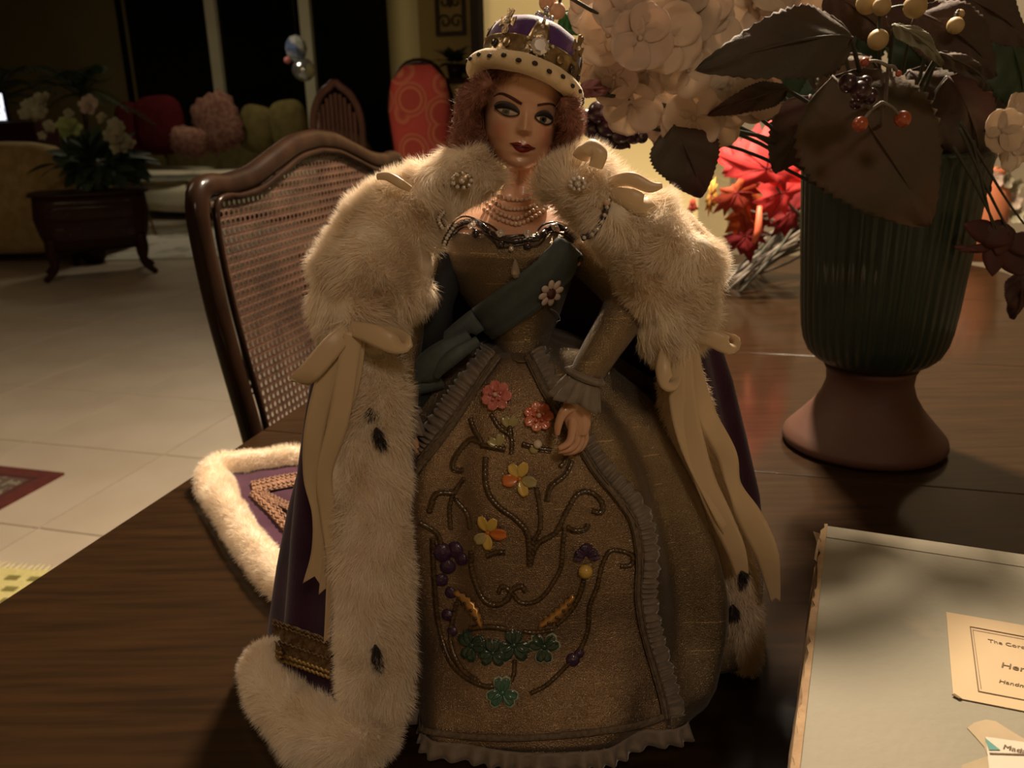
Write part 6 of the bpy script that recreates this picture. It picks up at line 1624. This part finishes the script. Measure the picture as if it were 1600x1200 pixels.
# ---- satin ribbons
YB = .425
bow = ribbon('ribbon_bow', [(545, 515, YB, 26), (520, 540, YB-.006, 34), (485, 580, YB-.010, 34), (466, 598, YB-.008, 30, .6), (480, 585, YB-.002, 30, .3), (520, 545, YB+.003, 26)], M_satin, doll, curve=.12)
ribbon('loop', [(545, 512, YB, 24), (580, 522, YB-.008, 32), (612, 536, YB-.010, 32), (632, 536, YB-.006, 28, .5), (615, 524, YB, 26), (575, 515, YB+.003, 24)], M_satin, bow, curve=.15)
def tailrib(name, pts, parent, notch=True):
    return ribbon(name, pts, M_satin, parent, curve=.06, n=60, notch=1.1)
tailrib('ribbon_tail', [(552, 520, YB-.002, 30), (542, 580, YB-.006, 32), (528, 660, YB-.010, 32), (508, 740, YB-.012, 26, .4), (512, 800, YB-.013, 26, -.2), (522, 870, YB-.016, 24, .3), (516, 940, YB-.018, 16, .6), (510, 1005, YB-.020, 9, .5)], bow)
tailrib('ribbon_tail', [(536, 528, YB, 26), (512, 590, YB-.005, 34), (492, 670, YB-.009, 32), (486, 740, YB-.010, 26, -.3), (498, 800, YB-.012, 22, .3), (500, 860, YB-.014, 26), (488, 915, YB-.016, 30)], bow)
tailrib('ribbon_tail', [(560, 525, YB, 24), (548, 600, YB-.004, 26), (520, 700, YB-.008, 22, .5), (500, 770, YB-.010, 22), (512, 850, YB-.012, 18, .5), (508, 930, YB-.016, 20)], bow)
YR = .440
bow2 = ribbon('ribbon_bow', [(1070, 520, YR, 26), (1105, 526, YR-.006, 28), (1138, 540, YR-.008, 28), (1144, 532, YR, 22, .8), (1110, 522, YR+.004, 20, .5), (1075, 518, YR+.003, 20)], M_satin, doll, curve=.15)
ribbon('loop', [(1040, 545, YR, 18), (1036, 575, YR-.006, 24), (1044, 598, YR-.008, 26, .3), (1054, 590, YR-.002, 22, .6), (1056, 560, YR+.002, 18)], M_satin, bow2, curve=.3)
tailrib('ribbon_tail', [(1078, 535, YR, 24), (1085, 590, YR-.002, 30), (1105, 650, YR-.004, 32, .3), (1135, 710, YR-.003, 32), (1148, 760, YR-.002, 26, .5), (1172, 810, YR-.004, 40), (1196, 860, YR-.004, 38), (1206, 905, YR-.003, 26), (1212, 942, YR-.003, 14)], bow2)
tailrib('ribbon_tail', [(1068, 540, YR, 26), (1070, 610, YR-.004, 32), (1080, 680, YR-.006, 36), (1102, 750, YR-.008, 34, .3), (1128, 810, YR-.008, 34), (1150, 860, YR-.008, 30), (1160, 900, YR-.007, 20)], bow2)
tailrib('ribbon_tail', [(1062, 545, YR, 22), (1058, 620, YR-.004, 26), (1076, 700, YR-.006, 26, .5), (1112, 780, YR-.008, 22, .6), (1142, 830, YR-.008, 26)], bow2)
ribbon('shoulder_ribbon', [(588, 276, .446, 10), (606, 276, .440, 14), (628, 288, .438, 14), (642, 296, .442, 10)], M_satin, doll, curve=.3)
b3 = ribbon('shoulder_bow', [(905, 250, .442, 26), (912, 236, .438, 26, .3), (925, 226, .438, 24, .5), (936, 240, .436, 26), (930, 262, .436, 22)], M_satin, doll, curve=.35)
ribbon('loop', [(950, 285, .440, 16), (985, 280, .436, 22), (1015, 292, .434, 18), (1035, 290, .434, 8)], M_satin, b3, curve=.3)
ribbon('loop', [(955, 300, .438, 18), (985, 312, .434, 34), (1005, 322, .434, 34), (1020, 315, .438, 26, .4)], M_satin, b3, curve=.2)
ribbon('loose_ribbon_end', [(648, 460, .452, 6), (652, 480, .450, 12), (655, 495, .450, 5)], M_satin, doll)
# clasps and beaded chains on the fur
def clasp(x, y, Y, r_):
    c = atY(x, y, Y); k_ = pm(c); o = MB().ball(c, (r_*k_, .002, r_*.75*k_), 14, 8).build('cape_clasp', M_gold2, doll)
    for q in range(9): t = q*2*PI/9; MB().ball(c+A(math.cos(t)*r_*k_*.8, -.0016, math.sin(t)*r_*k_*.6), .0012, 8, 6).build('stone', M_gem, o)
    MB().ball(c+A(0, -.002, 0), .0018, 8, 6).build('stone', M_gem, o)
clasp(722, 282, .4455, 18); clasp(902, 287, .4400, 14)
for pth, Y in ((((712, 350), (704, 362), (698, 372), (694, 382)), .446), (((908, 372), (925, 366), (938, 350), (946, 330), (950, 312)), .437), (((694, 330), (686, 342), (692, 356)), .445)):
    S_ = smooth_path([atY(x, y, Y) for x, y in pth], 40)
    chn = MB().tube(S_, [.0013+.0006*abs(math.sin(i*.7)) for i in range(40)], 6).build('beaded_chain', M_gemd, doll)
    for i in range(3, 40, 6): MB().ball(S_[i]+A(0, -.0016, 0), .0011, 8, 6).build('bead', M_gem, chn)
MB().ball(atY(948, 316, .436), .0019, 10, 8).build('pearl_pin', M_pearl, doll)
